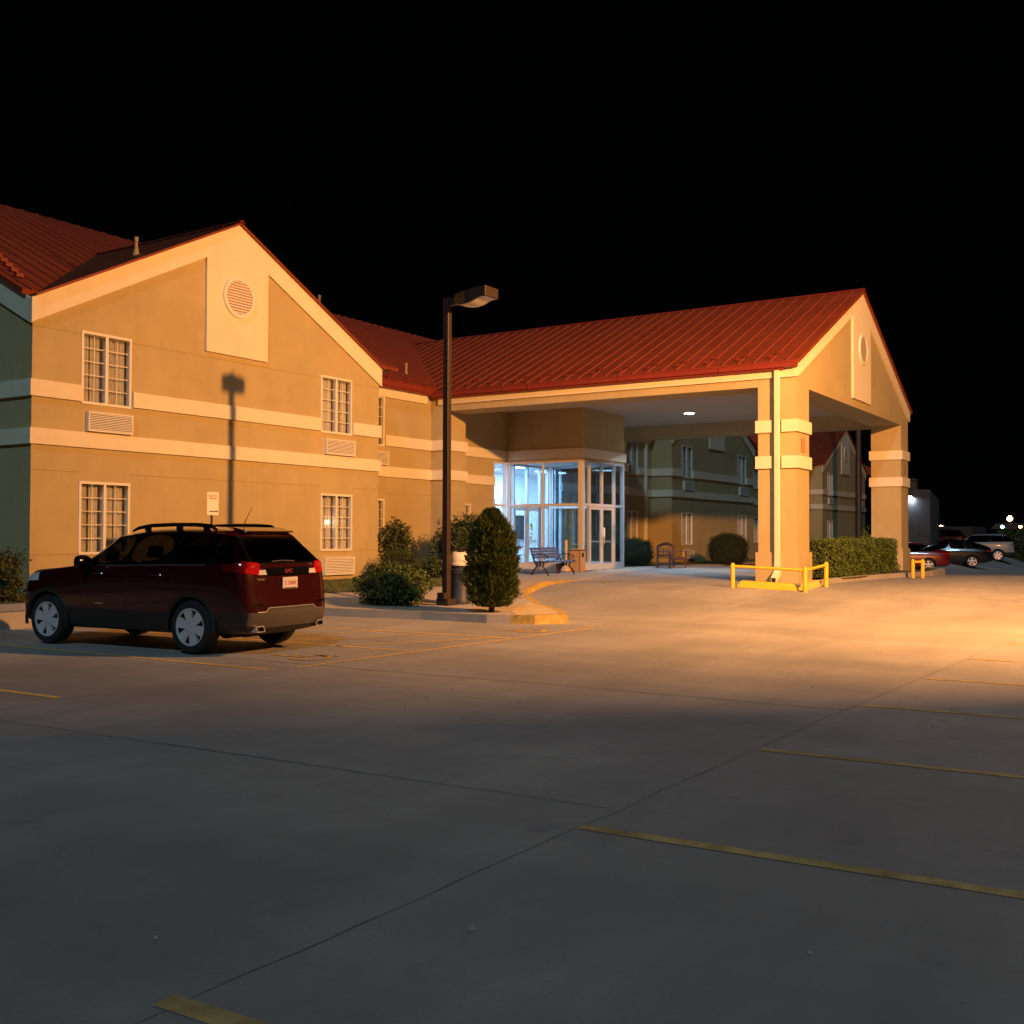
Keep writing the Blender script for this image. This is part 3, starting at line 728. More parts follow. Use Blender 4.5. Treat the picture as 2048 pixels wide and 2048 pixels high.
# ------------------------------------------------------------ entrance canopy
cx0, cx1, cy0, ci = 27.69, 40.82, 8.85, 9.91
cn = thing('entrance_canopy', 'drive-through entrance canopy with red ribbed roof and cream gable on two square columns', 'canopy', (34.25,8.85,0))
xc = 34.22; apex = 9.05; zev = 5.95; sl = (apex-zev)/(xc-cx0)
def at(x): return apex-abs(x-xc)*sl
m = MB(); m.prism([(cx0,cy0,5.31),(cx1,cy0,5.31),(cx1,cy0,5.86),(xc,cy0,apex-.12),(cx0,cy0,5.86)], (0,1.06,0))
m.build('gable_wall', M['tan'], cn)
m = MB(); m.box(cx0, cx0+1.09, ci+.001, 21.06, 5.311, 5.86); m.build('beam', M['tan'], cn)
m = MB(); m.box(cx1-1.1, cx1, ci+.001, 21.06, 5.311, 5.86); m.build('beam', M['tan'], cn)
m = MB(); m.box(cx0+1.091, cx1-1.101, ci+.002, 21.3, 5.80, 5.84); m.build('soffit', M['soffit'], cn)
t = MB(); b = .40; fC = frameY(cy0); pl, pr = 33.12, 35.22
t.prism([fC(*p,.001) for p in ((cx0-.06,at(cx0-.06)),(cx0-.06,5.53),(cx0+.25,at(cx0+.25)-b),(pl,at(pl)-b),(pl,5.56),(pr,5.56),(pr,at(pr)-b),(cx1-.25,at(cx1-.25)-b),(cx1+.06,5.53),(cx1+.06,at(cx1+.06)),(xc,apex))], (0,-.069,0))
t.build('gable_trim', M['cream'], cn)
round_vent(cn, fC, xc, 7.22, .5, .07)
for name, fx, s in (('l', frameX(cx0), -1), ('r', frameXp(cx1), 1)):
    f = MB(); f.fbox(fx, cy0+.001, 20.75, 5.53, 5.77, .001, .065); f.build('fascia', M['cream'], cn)
    g = MB(); g.fbox(fx, cy0-.06, 20.9, 5.77, 5.90, .06, .26); g.fbox(fx, cy0-.06, 20.9, 5.90, 5.93, .22, .28); g.fbox(fx, cy0+.3, 20.9, 5.72, 5.77, .066, .2)
    for yy in (10.9, 14.0, 17.1): g.fbox(fx, yy, yy+.03, 5.765, 5.93, .258, .285)
    g.build('gutter', M['redtrim'], cn)
    ee = cx0-.22 if s < 0 else cx1+.22
    o = roof_plane('roof', cn, (ee,cy0-.13,at(ee)+.10), (ee,28.0,at(ee)+.10), (xc,cy0-.13,apex+.10), (xc,28.0,apex+.10), rib=.455, first=.32)
m = MB(); m.prism([(xc-.14,cy0-.14,apex+.05),(xc,cy0-.14,apex+.115),(xc+.14,cy0-.14,apex+.05),(xc,cy0-.14,apex+.145)], (0,18.9,0)); m.build('ridge_cap', M['redtrim'], cn)
for x0 in (cx0, cx1-1.10):
    x1 = x0+1.10
    m = MB(); m.box(x0, x1, cy0+.001, ci, -.3, 5.309); o = m.build('column', M['tan'], cn)
    m = MB(); m.box(x0-.06, x1+.06, cy0-.06, ci+.06, -.3, .82); m.build('column_plinth', M['tan'], o)
    for z0, z1 in ((U0+.03,U1+.02),(L0+.02,L1_+.03)):
        m = MB()
        if x0 == cx0:      # the band stops either side of the downspout recess
            m.box(x0-.06, x1+.06, cy0-.06, 9.24, z0, z1); m.box(x0-.06, x1+.06, 9.52, ci+.06, z0, z1); m.box(x0+.002, x1+.06, 9.24, 9.52, z0, z1)
        else: m.box(x0-.06, x1+.06, cy0-.06, ci+.06, z0, z1)
        m.build('column_band', M['cream'], o)
    p = MB(); p.fbox(fC, x0+.40, x0+.70, 3.55, 3.90, .0, .02); pq = p.build('plaque', M['plaque'], o)
    p = MB(); p.fbox(fC, x0+.39, x0+.71, 3.54, 3.91, .0, .012); p.build('plaque_border', M['bwood'], pq)
d = MB(); d.box(cx0-.17, cx0-.07, 9.27, 9.41, .42, 5.72); d.box(cx0-.17, cx0-.07, 9.27, 9.41, 5.70, 5.77)
d.hexa([(cx0-.07,9.26,.45),(cx0-.07,9.42,.45),(cx0-.18,9.42,.45),(cx0-.18,9.26,.45),(cx0-.07,9.26,.50),(cx0-.07,9.42,.50),(cx0-.18,9.42,.50),(cx0-.18,9.26,.50)])
d.hexa([(cx0-.07,9.26,.20),(cx0-.07,9.42,.20),(cx0-.42,9.42,.02),(cx0-.42,9.26,.02),(cx0-.07,9.26,.42),(cx0-.07,9.42,.42),(cx0-.42,9.42,.16),(cx0-.42,9.26,.16)])
o = d.build('downspout', M['cream'], cn, bevel=.012)
d = MB(); d.box(cx0-.425, cx0-.418, 9.285, 9.395, .035, .145); d.build('spout_mouth', M['dark'], o)
for i, (x, y) in enumerate(((36.0,15.5),)):
    m = MB(); m.lathe((x,y,5.79), [(0,0),(.17,0),(.17,-.03),(0,-.035)], 24); o = m.build('downlight', M['led'], cn)
    m = MB(); m.lathe((x,y,5.795), [(.19,0),(.25,0),(.25,-.035),(.19,-.04)], 28, cap=False); m.build('downlight_trim', M['white'], o)

# ------------------------------------------------------------ lamp post
lp = thing('lamp_post', 'bronze square parking lot lamp post with shoebox head standing on the kerb island', 'lamp post', (17.45,12.87,-.20))
x, y = 17.45, 12.87
m = MB(); m.box(x-.064, x+.064, y-.064, y+.064, -.2, 6.14); m.build('pole', M['brownmetal'], lp, bevel=.008)
m = MB(); m.box(x-.15, x+.15, y-.15, y+.15, -.2, -.05); m.build('base_cover', M['brownmetal'], lp, bevel=.01)
m = MB(); m.box(x-.20, x-.068, y-.09, y+.09, -.05, .08); m.build('junction_box', M['brownmetal'], lp, bevel=.01)
m = MB(); m.box(x-.045, x+.045, y-.36, y-.063, 5.98, 6.12); m.build('arm', M['brownmetal'], lp)
m = MB(); ya, yb = y-.26, y-1.10; w = .235
V = []
ns = 10
prof_t = [6.165+.075*(i/ns) for i in range(ns+1)]; prof_b = [5.985-.085*math.sin(min(1, i/ns*1.25)*math.pi)*(.9)+.05*(i/ns) for i in range(ns+1)]
ring = []
for i in range(ns+1):
    yy = ya+(yb-ya)*i/ns; ww = w*min(1, .55+i/ns*1.1)
    ring.append([m.bm.verts.new(p) for p in ((x-ww,yy,prof_b[i]),(x+ww,yy,prof_b[i]),(x+ww,yy,prof_t[i]),(x-ww,yy,prof_t[i]))])
for a, b in zip(ring, ring[1:]):
    for k in range(4): m.bm.faces.new((a[k], a[(k+1)%4], b[(k+1)%4], b[k]))
m.bm.faces.new(ring[0]); m.bm.faces.new(ring[-1]); m.build('lamp_head', M['brownmetal'], lp, bevel=.008)
m = MB(); m.quadgrid(lambda i, j: (x+(i*2-1)*(w*.88)*min(1,.55+(.12+j*.85)*1.1), ya+(yb-ya)*(.12+j*.85), lerp_table([(k/ns, prof_b[k]) for k in range(ns+1)], .12+j*.85)-.006), 4, 16); m.build('lamp_lens', M['lens'], lp, smooth=True)
m = MB(); m.lathe((x,y-.62,6.18), [(.035,0),(.035,.08),(0,.10)], 12); m.build('photocell', M['white'], lp, smooth=True)

# ------------------------------------------------------------ accessible parking sign (and the next one along, left of the frame)
def sign_post(loc, label, zc, group):
    t = thing('parking_sign', label, 'parking sign', loc, 0, group); x, y, z = loc
    m = MB(); m.tube([(x,y,z-.1),(x,y,zc+.2)], .024, 8); m.build('sign_post', M['brownmetal'], t)
    m = MB(); m.box(x-.152, x+.152, y-.034, y-.028, zc-.235, zc+.235); o = m.build('sign_plate', M['signw'], t, bevel=.002)
    MX = lambda dz, dx=0: Matrix.Translation((x+dx, y-.036, zc+dz)) @ Matrix.Rotation(R(90), 4, 'X')
    text_mesh('sign_lettering', 'RESERVED\nPARKING', .052, M['redink'], o, MX(.13))
    m = MB(); m.box(x-.10, x+.10, y-.0365, y-.0345, zc-.168, zc-.148)
    m.prism([(x+.10,y-.0365,zc-.135),(x+.135,y-.0365,zc-.158),(x+.10,y-.0365,zc-.181)], (0,.002,0)); m.build('sign_arrow', M['ink'], o)
    return t
sign_post((14.72,16.8,-.15), 'small white reserved parking sign on a thin post behind the maroon car', 1.88, None)

# ------------------------------------------------------------ litter bin with dome lid
t = thing('litter_bin', 'dark round litter bin with cream dome lid between lamp post and juniper', 'litter bin', (17.9,12.9,-.18))
x, y, z = 17.93, 12.87, -.19
t.location = (x, y, z); bpy.context.view_layer.update()
m = MB(); m.lathe((x,y,z), [(.19,0),(.215,.02),(.215,.10),(.205,.12),(.205,.62),(.222,.64),(.222,.72),(.2,.74),(.2,.80),(0,.80)], 28); m.build('bin_body', M['bluebin'], t, smooth=True)
m = MB(); m.lathe((x,y,z+.81), [(.235,0),(.24,.02),(.24,.04),(.225,.05),(.222,.14),(.20,.22),(.15,.28),(.08,.30),(0,.30)], 28); o = m.build('dome_lid', M['lid'], t, smooth=True)
m = MB(); m.lathe((x-.05,y-.05,z+1.09), [(.085,0),(.085,.025),(0,.025)], 18); m.build('lid_opening', M['dark'], o)

# ------------------------------------------------------------ vegetation
def leaves(m, pts, size, asp=.5, up_=.3, rnd=None):
    r = rnd or rng
    for p, nrm in pts:
        d = (Vector((r.gauss(0,1), r.gauss(0,1), r.gauss(0,1))).normalized()*.9+nrm*.8+Vector((0,0,up_))).normalized()
        t = Vector((r.gauss(0,1), r.gauss(0,1), r.gauss(0,1))); s = d.cross(t).normalized(); s = (s+Vector((0,0,r.gauss(0,.15)))).normalized(); w = d.cross(s).normalized()
        L_ = size*r.uniform(.6,1.3); W = L_*asp
        m.poly([p, p+s*L_*.5+w*W*.5+d*L_*.06, p+s*L_, p+s*L_*.5-w*W*.5+d*L_*.06])
def blob(c, rad, n, depth=.35, lump=.22, freq=2.2, seed=0, flat=-9., box=0.):
    c = Vector(c); out = []; r = random.Random(seed)
    while len(out) < n:
        v = Vector((r.gauss(0,1), r.gauss(0,1), r.gauss(0,1))).normalized()
        if box:
            q = max(abs(v.x), abs(v.y), abs(v.z)); v2 = v.lerp(v/q, box)
        else: v2 = v
        k = 1+lump*noise.noise(v*freq+Vector((seed,seed*2,0)))*2
        d = 1-depth*r.random()**1.6
        p = Vector((v2.x*rad[0], v2.y*rad[1], v2.z*rad[2]))*k*d
        if p.z < flat: continue
        out.append((c+p, Vector((v.x/rad[0], v.y/rad[1], v.z/rad[2])).normalized()))
    return out
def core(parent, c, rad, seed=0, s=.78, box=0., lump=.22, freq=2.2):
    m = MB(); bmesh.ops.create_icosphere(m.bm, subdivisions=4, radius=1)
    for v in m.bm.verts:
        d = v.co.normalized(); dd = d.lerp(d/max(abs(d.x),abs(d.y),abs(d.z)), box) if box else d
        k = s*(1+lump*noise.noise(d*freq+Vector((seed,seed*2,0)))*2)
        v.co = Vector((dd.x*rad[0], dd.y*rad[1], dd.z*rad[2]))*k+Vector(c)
    return m.build('dark_core', M['core'], parent, smooth=True)  # dark solid core added to block light through the leaves
def stems(parent, c, r_, h, n, seed):
    q = random.Random(seed); m = MB(); c = Vector(c)
    for k in range(n):
        a = q.random()*6.28; e = c+Vector((math.cos(a)*r_*q.random(), math.sin(a)*r_*q.random(), h*(.6+.4*q.random())))
        m.tube([c+Vector((math.cos(a)*.04, math.sin(a)*.04, -.05)), (c+e)/2+Vector((0,0,.05)), e], [.016,.011,.004], 6)
    return m.build('stem', M['wood'], parent)
def shrub(name, label, cat, c, rad, n, size, mat, seed, asp=.5, box=0., lump=.22, depth=.35, base=None, group=None, freq=2.2, extra=None, up_=.3, cs=.78):
    zb = c[2]-rad[2] if base is None else base
    t = thing(name, label, cat, (c[0], c[1], zb), 0, group)
    stems(t, (c[0], c[1], zb), rad[0]*.6, rad[2]*1.2, 9, seed)
    core(t, c, rad, seed, cs, box, lump, freq)
    m = MB(); r = random.Random(seed+5); leaves(m, blob(c, rad, n, depth, lump, freq, seed, flat=zb-c[2]+.02, box=box), size, asp, up_, r)
    if extra: extra(m, r)
    m.build('foliage', M[mat], t, recalc=False)
    return t
# low spreading shrub beside the lamp post
def sprays(c, rad, n, L_):
    def f(m, r):
        for k in range(n):
            a = r.random()*6.28; e = r.uniform(.1,1.2); d = Vector((math.cos(a)*math.cos(e), math.sin(a)*math.cos(e), math.sin(e)))
            p = Vector(c)+Vector((d.x*rad[0], d.y*rad[1], d.z*rad[2]))*.9
            for q in range(10):
                pp = p+d*L_*q/10+Vector((0,0,-.10*(q/10)**2)); leaves(m, [(pp, d)]*2, .055, .5, .2, r)
    return f
shrub('shrub', 'low wide leafy shrub at the kerb edge left of the lamp post', 'shrub', (16.94,13.88,.18), (.62,.78,.44), 7000, .062, 'leafy', 3, base=-.2, lump=.2, box=.25, extra=sprays((16.94,13.88,.18), (.62,.78,.44), 26, .28), group='shrubs on the island')
shrub('shrub', 'taller upright leafy shrub with ragged top standing behind the low wide shrub', 'shrub', (23.65,19.25,.98), (.46,.5,.66), 3600, .08, 'leaf', 8, base=.05, lump=.3, depth=.5, extra=sprays((23.65,19.25,.98), (.42,.46,.66), 26, .2), group='shrubs on the island', cs=.62)
shrub('shrub', 'soft light green shrub in front of the taller upright one', 'shrub', (22.6,18.3,.42), (.47,.76,.46), 4200, .07, 'juni', 9, asp=.2, base=.0, lump=.2, depth=.45, group='shrubs on the island', cs=.7)
shrub('shrub', 'small dark leafy shrub low to the right of the upright one', 'shrub', (23.3,17.6,.28), (.36,.36,.34), 1600, .08, 'leaf', 10, base=.0, lump=.3, group='shrubs on the island')
shrub('shrub', 'big dark broad-leaved shrub against the wall behind the lamp post', 'shrub', (26.4,18.6,.85), (1.1,1.05,.95), 7500, .10, 'leaf', 12, base=.0, lump=.22, extra=sprays((26.4,18.6,.85), (1.1,1.05,.95), 40, .3), cs=.75)
shrub('shrub', 'dark leafy shrub at the left edge beside the shaded end wall', 'shrub', (10.9,18.35,.40), (.62,.62,.62), 4200, .07, 'leaf', 13, base=-.15, lump=.25)
shrub('shrub', 'clipped dark boxwood right of the glass entrance doors', 'shrub', (38.95,19.2,.56), (.75,.75,.60), 6000, .05, 'leafd', 14, base=.0, lump=.08, box=.45, depth=.22, cs=.86, group='clipped shrubs under the canopy')
shrub('shrub', 'round clipped dark shrub in front of the far wing window', 'shrub', (43.7,17.0,.66), (.86,.86,.74), 8500, .055, 'leafd', 15, base=.0, lump=.07, box=.3, depth=.2, cs=.87, group='clipped shrubs under the canopy')
# conical juniper
jc = (16.42,11.05)
t = thing('juniper', 'conical bushy green juniper standing on the island right of the litter bin', 'juniper', (*jc,-.18))
m = MB(); m.tube([(*jc,-.25),(*jc,.4),(*jc,1.2)], [.06,.045,.02], 8); m.build('trunk', M['wood'], t)
def jr(h):                                   # radius profile by height 0..1
    return lerp_table([(0,.30),(.08,.41),(.28,.475),(.5,.46),(.68,.40),(.82,.30),(.92,.19),(1,.05)], h)
r = random.Random(22); m = MB(); HJ = 1.80
for k in range(26000):
    h = r.random()**.85; a = r.random()*2*math.pi
    k1 = noise.noise(Vector((math.cos(a)*2.2, math.sin(a)*2.2, h*5.0))); k2 = noise.noise(Vector((math.cos(a)*6, math.sin(a)*6, h*14)))
    rr = jr(h)*(1+.26*k1+.30*k2)*(1-.38*r.random()**1.5)
    p = Vector((jc[0]+rr*math.cos(a), jc[1]+rr*math.sin(a), -.08+h*HJ))
    d = Vector((math.cos(a)*.75+r.gauss(0,.35), math.sin(a)*.75+r.gauss(0,.35), .85+r.gauss(0,.35))).normalized()
    s = d.cross(Vector((r.gauss(0,1), r.gauss(0,1), r.gauss(0,1)))).normalized()*.0075; L_ = r.uniform(.04,.11)
    m.poly([p-s, p+s, p+d*L_*.7+s*.8, p+d*L_, p+d*L_*.7-s*.8])
m.build('foliage', M['juni'], t, recalc=False)
m = MB(); m.lathe((*jc,-.08), [(jr(h/12)*.68, h/12*HJ*.95) for h in range(13)], 20)
for v in m.bm.verts: v.co += Vector((1,1,0))*.05*noise.noise(v.co*4)
m.build('dark_core', M['core'], t, smooth=True)  # solid core added to stop light passing through the needles
# clipped hedge
hx0, hx1, hy0, hy1, hz = 29.15, 36.0, 8.15, 9.35, 1.17
t = thing('hedge', 'long clipped leafy hedge on the planter between the canopy columns', 'hedge', ((hx0+hx1)/2, (hy0+hy1)/2, .1))
r = random.Random(31); m = MB(); pts = []
for k in range(30000):
    u, v_, w_ = r.random(), r.random(), r.random(); f = r.random()
    if f < .55: p = Vector((hx0+(hx1-hx0)*u, hy0, .12+(hz-.12)*w_)); n = Vector((0,-1,0))
    elif f < .82: p = Vector((hx0+(hx1-hx0)*u, hy0+(hy1-hy0)*v_, hz)); n = Vector((0,0,1))
    elif f < .91: p = Vector((hx0, hy0+(hy1-hy0)*v_, .12+(hz-.12)*w_)); n = Vector((-1,0,0))
    elif f < .96: p = Vector((hx1, hy0+(hy1-hy0)*v_, .12+(hz-.12)*w_)); n = Vector((1,0,0))
    else: p = Vector((hx0+(hx1-hx0)*u, hy1, .12+(hz-.12)*w_)); n = Vector((0,1,0))
    k1 = .12*noise.noise(p*2.2)+.07*noise.noise(p*6)
    p += n*(k1-.16*r.random()**1.5)
    pts.append((p, n))
leaves(m, pts, .06, .5, .2, r); m.build('foliage', M['leafy'], t, recalc=False)
m = MB(); m.box(hx0+.12, hx1-.12, hy0+.14, hy1-.12, .05, hz-.12); m.build('dark_core', M['core'], t)  # dark block added inside the hedge leaves to stop light
m = MB()
for k in range(5):
    bx, by = 33.4+.16*k+r.gauss(0,.03), 8.6; h = r.uniform(.2,.5)
    m.tube([(bx,by,hz-.2),(bx+r.gauss(0,.04),by,hz+h*.5),(bx+r.gauss(.06,.06),by,hz+h)], [.007,.005,.002], 5)
    leaves(m, [(Vector((bx+r.gauss(.03,.04), by+r.gauss(0,.03), hz+h*r.random())), Vector((0,0,1))) for q in range(16)], .06, .45, .2, r)
m.build('new_shoots', M['leafy'], t, recalc=False)
st = MB()
for k in range(14): xx = hx0+.3+k*.48; st.tube([(xx,8.7,.0),(xx+.05,8.72,.5)], [.02,.012], 6)
st.build('stem', M['wood'], t)

# ------------------------------------------------------------ guard rails and wheel stops
def rail(label, posts, loc, h=.60, r_=.055):
    t = thing('guard_rail', label, 'guard rail', loc, 0, 'yellow pipe guard rails')
    for (x, y) in posts:
        z = lot(x, y); m = MB(); m.lathe((x,y,z-.1), [(r_,0),(r_,h+.06),(r_*.9,h+.09),(r_*.5,h+.11),(0,h+.115)], 16); m.build('post', M['yellow'], t, smooth=True)
    for (a, b) in zip(posts, posts[1:]):
        za, zb = lot(*a)+h-.07, lot(*b)+h-.07; d = (Vector(b)-Vector(a)).normalized()*.05
        m = MB(); m.tube([(a[0]+d.x,a[1]+d.y,za),(b[0]-d.x,b[1]-d.y,zb)], .036, 12); m.build('rail', M['yellow'], t, smooth=True)
    return t
rail('yellow pipe guard rail wrapped round the base of the near canopy column', [(24.98,9.6),(25.12,7.83),(26.62,7.76)], (25.1,7.83,lot(25.1,7.8)))
rail('small yellow pipe hoop at the far end of the hedge', [(33.53,7.14),(33.74,6.90)], (33.6,7.0,lot(33.6,7.0)), .56)
def wheel_stop(label, a, b, mat, cuts=True):
    a, b = Vector(a), Vector(b); d = (b-a).normalized(); n = Vector((-d.y, d.x)); m = MB()
    def pt(s_, w, z): c = a+d*s_+n*w; return (c.x, c.y, lot(c.x, c.y)+z)
    Ln = (b-a).length
    m.hexa([pt(0,-.10,0),pt(Ln,-.10,0),pt(Ln,.10,0),pt(0,.10,0),pt(.10,-.07,.16),pt(Ln-.10,-.07,.16),pt(Ln-.10,.07,.16),pt(.10,.07,.16)])
    bmesh.ops.subdivide_edges(m.bm, edges=m.bm.edges[:], cuts=6, use_grid_fill=True)
    for v in m.bm.verts: v.co += Vector((noise.noise(v.co*9), noise.noise(v.co*9+Vector((5,0,0))), 0))*.010
    o = m.build('wheel_stop', mat, None); tag(o, label, 'wheel stop', 'wheel stops at the canopy column'); return o
wheel_stop('bright yellow wheel stop lying inside the guard rail facing the camera', (25.22,9.55), (25.34,8.05), M['yellow'])
wheel_stop('pale yellow wheel stop lying along the right side of the guard rail', (25.5,8.0), (26.5,7.94), P('faded_yellow_stop', (.70,.46,.12), .7, var=.15, vscale=8))

# ------------------------------------------------------------ benches
def bench_iron(loc, rz, label):
    t = thing('bench', label, 'bench', loc, rz); W = 1.62
    for s, x in ((0,-W/2),(1,W/2)):
        m = MB()
        m.tube([(x,.30,0),(x,.24,.14),(x,.10,.26),(x,.14,.40),(x,.28,.42),(x,.30,.46)], [.032,.028,.026,.028,.028,.03], 8)   # front leg
        m.tube([(x,-.30,0),(x,-.22,.16),(x,-.12,.28),(x,-.20,.42),(x,-.28,.62),(x,-.34,.80),(x,-.38,.84)], [.034,.03,.026,.03,.028,.026,.032], 8)
        m.tube([(x,.10,.26),(x,0,.30),(x,-.12,.28)], .014, 8); m.tube([(x,-.2,.42),(x,0,.39),(x,.28,.42)], .016, 8)
        m.tube([(x,-.26,.60),(x,-.1,.66),(x,.1,.64),(x,.26,.60),(x,.30,.55),(x,.26,.52)], [.016]*6, 8)
        m.tube([(x,.24,.44),(x,.18,.52),(x,.24,.60)], .012, 8)
        for k in range(3): m.lathe((x,-.10+.11*k,.345), [(.035,-.01),(.045,0),(.035,.01)], 10, axis='x')
        m.build('end_frame', M['iron'], t, local=True, smooth=True)
    m = MB()
    for k in range(5): m.box(-W/2-.03, W/2+.03, -.20+k*.115, -.20+k*.115+.098, .410-.004*abs(k-2), .450-.004*abs(k-2))
    m.build('seat', M['slat'], t, local=True, bevel=.006)
    m = MB()
    for k in range(4):
        yy, zz = -.225-.033*k, .52+.088*k; m.hexa([(xx, yy+dy, zz+dz) for dz in (0,.076) for xx, dy in ((-W/2-.03,-.02-dz*.38),(W/2+.03,-.02-dz*.38),(W/2+.03,.004-dz*.38),(-W/2-.03,.004-dz*.38))])
    m.build('backrest', M['slat'], t, local=True, bevel=.005)
    return t
bench_iron((28.75,17.0,.015), R(180), 'blue-grey slatted bench with scrolled iron ends in front of the lobby window')
def bench_wood(loc, rz, label):
    t = thing('bench', label, 'bench', loc, rz); W = 1.5
    for x in (-W/2, W/2):
        for y, h in ((.26,.64),(-.26,.88)):
            m = MB(); m.box(x-.035, x+.035, y-.035, y+.035, 0, h); m.build('leg', M['bwood'], t, local=True, bevel=.006)
        m = MB(); m.box(x-.05, x+.05, -.26, .31, .64, .675); m.build('armrest', M['bwood'], t, local=True, bevel=.006)
        m = MB(); m.box(x-.02, x+.02, -.22, .22, .16, .21); m.build('stretcher', M['bwood'], t, local=True)
    m = MB()
    for k in range(5): m.box(-W/2+.035, W/2-.035, -.24+k*.11, -.24+k*.11+.09, .40, .425)
    m.box(-W/2+.036, W/2-.036, .27, .295, .32, .40); m.build('seat', M['bwood'], t, local=True, bevel=.005)
    m = MB(); N_ = 14
    def arch(u): return .90+.10*math.sin(math.pi*u)
    for k in range(N_):
        a, b = k/N_, (k+1)/N_
        xa, xb = -W/2+.036+(W-.072)*a, -W/2+.036+(W-.072)*b
        m.hexa([(xa,-.28,arch(a)-.11),(xb,-.28,arch(b)-.11),(xb,-.25,arch(b)-.11),(xa,-.25,arch(a)-.11),(xa,-.28,arch(a)),(xb,-.28,arch(b)),(xb,-.25,arch(b)),(xa,-.25,arch(a))])
    m.box(-W/2+.037, W/2-.037, -.28, -.25, .45, .52)
    for u in (.06,.2,.34,.5,.66,.8,.94):
        xx = -W/2+W*u; m.box(xx-.018, xx+.018, -.275, -.255, .52, .80)
    m.tube([(-.28,-.265,.79),(-.10,-.265,.66),(-.28,-.265,.53)], .014, 6); m.tube([(.28,-.265,.79),(.10,-.265,.66),(.28,-.265,.53)], .014, 6)
    m.build('backrest', M['bwood'], t, local=True)
    return t
bench_wood((38.0,17.1,.0), R(180), 'brown wooden bench with arched back right of the entrance doors')
# square pebble litter bin
x, y = 31.42, 17.62
t = thing('square_litter_bin', 'square tan pebble-panel litter bin beside the glass corner of the lobby', 'litter bin', (x,y,0))
m = MB(); m.box(x-.19, x+.19, y-.19, y+.19, 0, .76); m.build('bin_frame', M['ink'], t)
for fr_, a in ((frameY(y-.19), x), (frameX(x-.19), y)):
    m = MB(); m.fbox(fr_, a-.175, a+.175, .03, .735, .0005, .012); m.build('side_panel', M['pebble'], t)
m = MB(); m.box(x-.18, x+.18, y-.18, y+.18, .76, .80); m.build('bin_top', M['pebble'], t, bevel=.02)
m = MB(); m.fbox(frameY(y-.19), x-.07, x+.07, .52, .67, .0125, .014); m.build('bin_opening', M['dark'], t)
x, y = 31.2, 17.95
t = thing('ash_receptacle', 'slim beige ash receptacle with wide foot beside the square bin', 'ashtray stand', (x,y,0))
m = MB(); m.lathe((x,y,0), [(.19,0),(.19,.04),(.15,.16),(.06,.22),(.045,.26)], 20); m.build('base', M['beige'], t, smooth=True)
m = MB(); m.lathe((x,y,.26), [(.042,0),(.05,.4),(.055,.80),(.045,.84),(0,.85)], 16); m.build('tube', M['beige'], t, smooth=True)
x, y = 31.95, 18.6
o = MB(); o.lathe((x,y,0), [(.13,0),(.17,.26),(.19,.28),(.16,.28),(.15,.24),(0,.24)], 20); o = o.build('planter_pot', M['bwood'], None, smooth=True); tag(o, 'squat dark brown planter pot under the lobby window behind the iron bench', 'planter pot')

# ------------------------------------------------------------ vehicles (car-local: +x forward, +y left, z up, rear axle at x=0)
SUV = dict(
 k1=[(-0.8,0.66,0.27),(-0.72,0.74,0.26),(-0.4,0.76,0.25),(0.4,0.76,0.24),(1.3,0.76,0.24),(2.2,0.76,0.24),(2.6,0.76,0.25),(3.0367,0.76,0.25),(3.3233,0.72,0.26),(3.33,0.6,0.28)],
 k2=[(-0.92,0.74,0.34),(-0.8,0.87,0.34),(-0.42,0.89,0.33),(0.4,0.885,0.3),(1.3,0.885,0.3),(2.2,0.885,0.3),(2.6,0.89,0.32),(3.0367,0.89,0.34),(3.4233,0.83,0.36),(3.51,0.62,0.38)],
 k3=[(-0.975,0.76,0.55),(-0.84,0.905,0.55),(-0.44,0.925,0.55),(0.4,0.915,0.55),(1.3,0.915,0.55),(2.2,0.915,0.55),(2.6,0.925,0.55),(3.0367,0.92,0.56),(3.4333,0.85,0.57),(3.56,0.62,0.58)],
 k4=[(-0.93,0.77,0.78),(-0.82,0.91,0.78),(-0.44,0.935,0.8),(0.4,0.925,0.8),(1.3,0.92,0.8),(2.2,0.92,0.8),(2.6,0.93,0.8),(3.0367,0.925,0.8),(3.4133,0.85,0.79),(3.55,0.62,0.79)],
 k5=[(-0.905,0.77,1.03),(-0.8,0.9,1.05),(-0.44,0.925,1.05),(0.4,0.92,1.05),(1.3,0.915,1.04),(2.2,0.91,1.03),(2.45,0.91,1.02),(2.92,0.9,1.0),(3.3733,0.82,0.97),(3.51,0.6,0.95)],
 k6=[(-0.88,0.74,1.205),(-0.76,0.865,1.215),(-0.42,0.89,1.205),(0.4,0.885,1.185),(1.3,0.88,1.165),(2.0,0.875,1.145),(2.35,0.86,1.125),(2.85,0.82,1.095),(3.3133,0.74,1.055),(3.43,0.56,1.025)],
 k7=[(-0.52,0.58,1.57),(-0.44,0.67,1.59),(-0.3,0.705,1.605),(0.4,0.72,1.62),(1.1,0.71,1.61),(1.58,0.67,1.56),(2.32,0.68,1.13),(2.85,0.62,1.09),(3.2933,0.56,1.04),(3.41,0.42,1.0)],
 k8=[(-0.5,0.44,1.635),(-0.42,0.52,1.66),(-0.28,0.56,1.675),(0.4,0.58,1.69),(1.1,0.57,1.675),(1.5,0.52,1.61),(2.38,0.45,1.157),(2.86,0.4,1.112),(3.2933,0.36,1.057),(3.42,0.28,1.007)],
 k9=[(-0.5,0,1.66),(-0.42,0,1.685),(-0.28,0,1.705),(0.4,0,1.72),(1.1,0,1.71),(1.48,0,1.64),(2.46,0,1.174),(2.88,0,1.134),(3.3133,0,1.074),(3.43,0,1.014)],
 axles=(0,2.80), wr=.36, arch=.405, tw=.915, glass=[(0,'d'),(1,'d'),(2,'d'),(3,'g'),(4,'g')], rearglass=True)
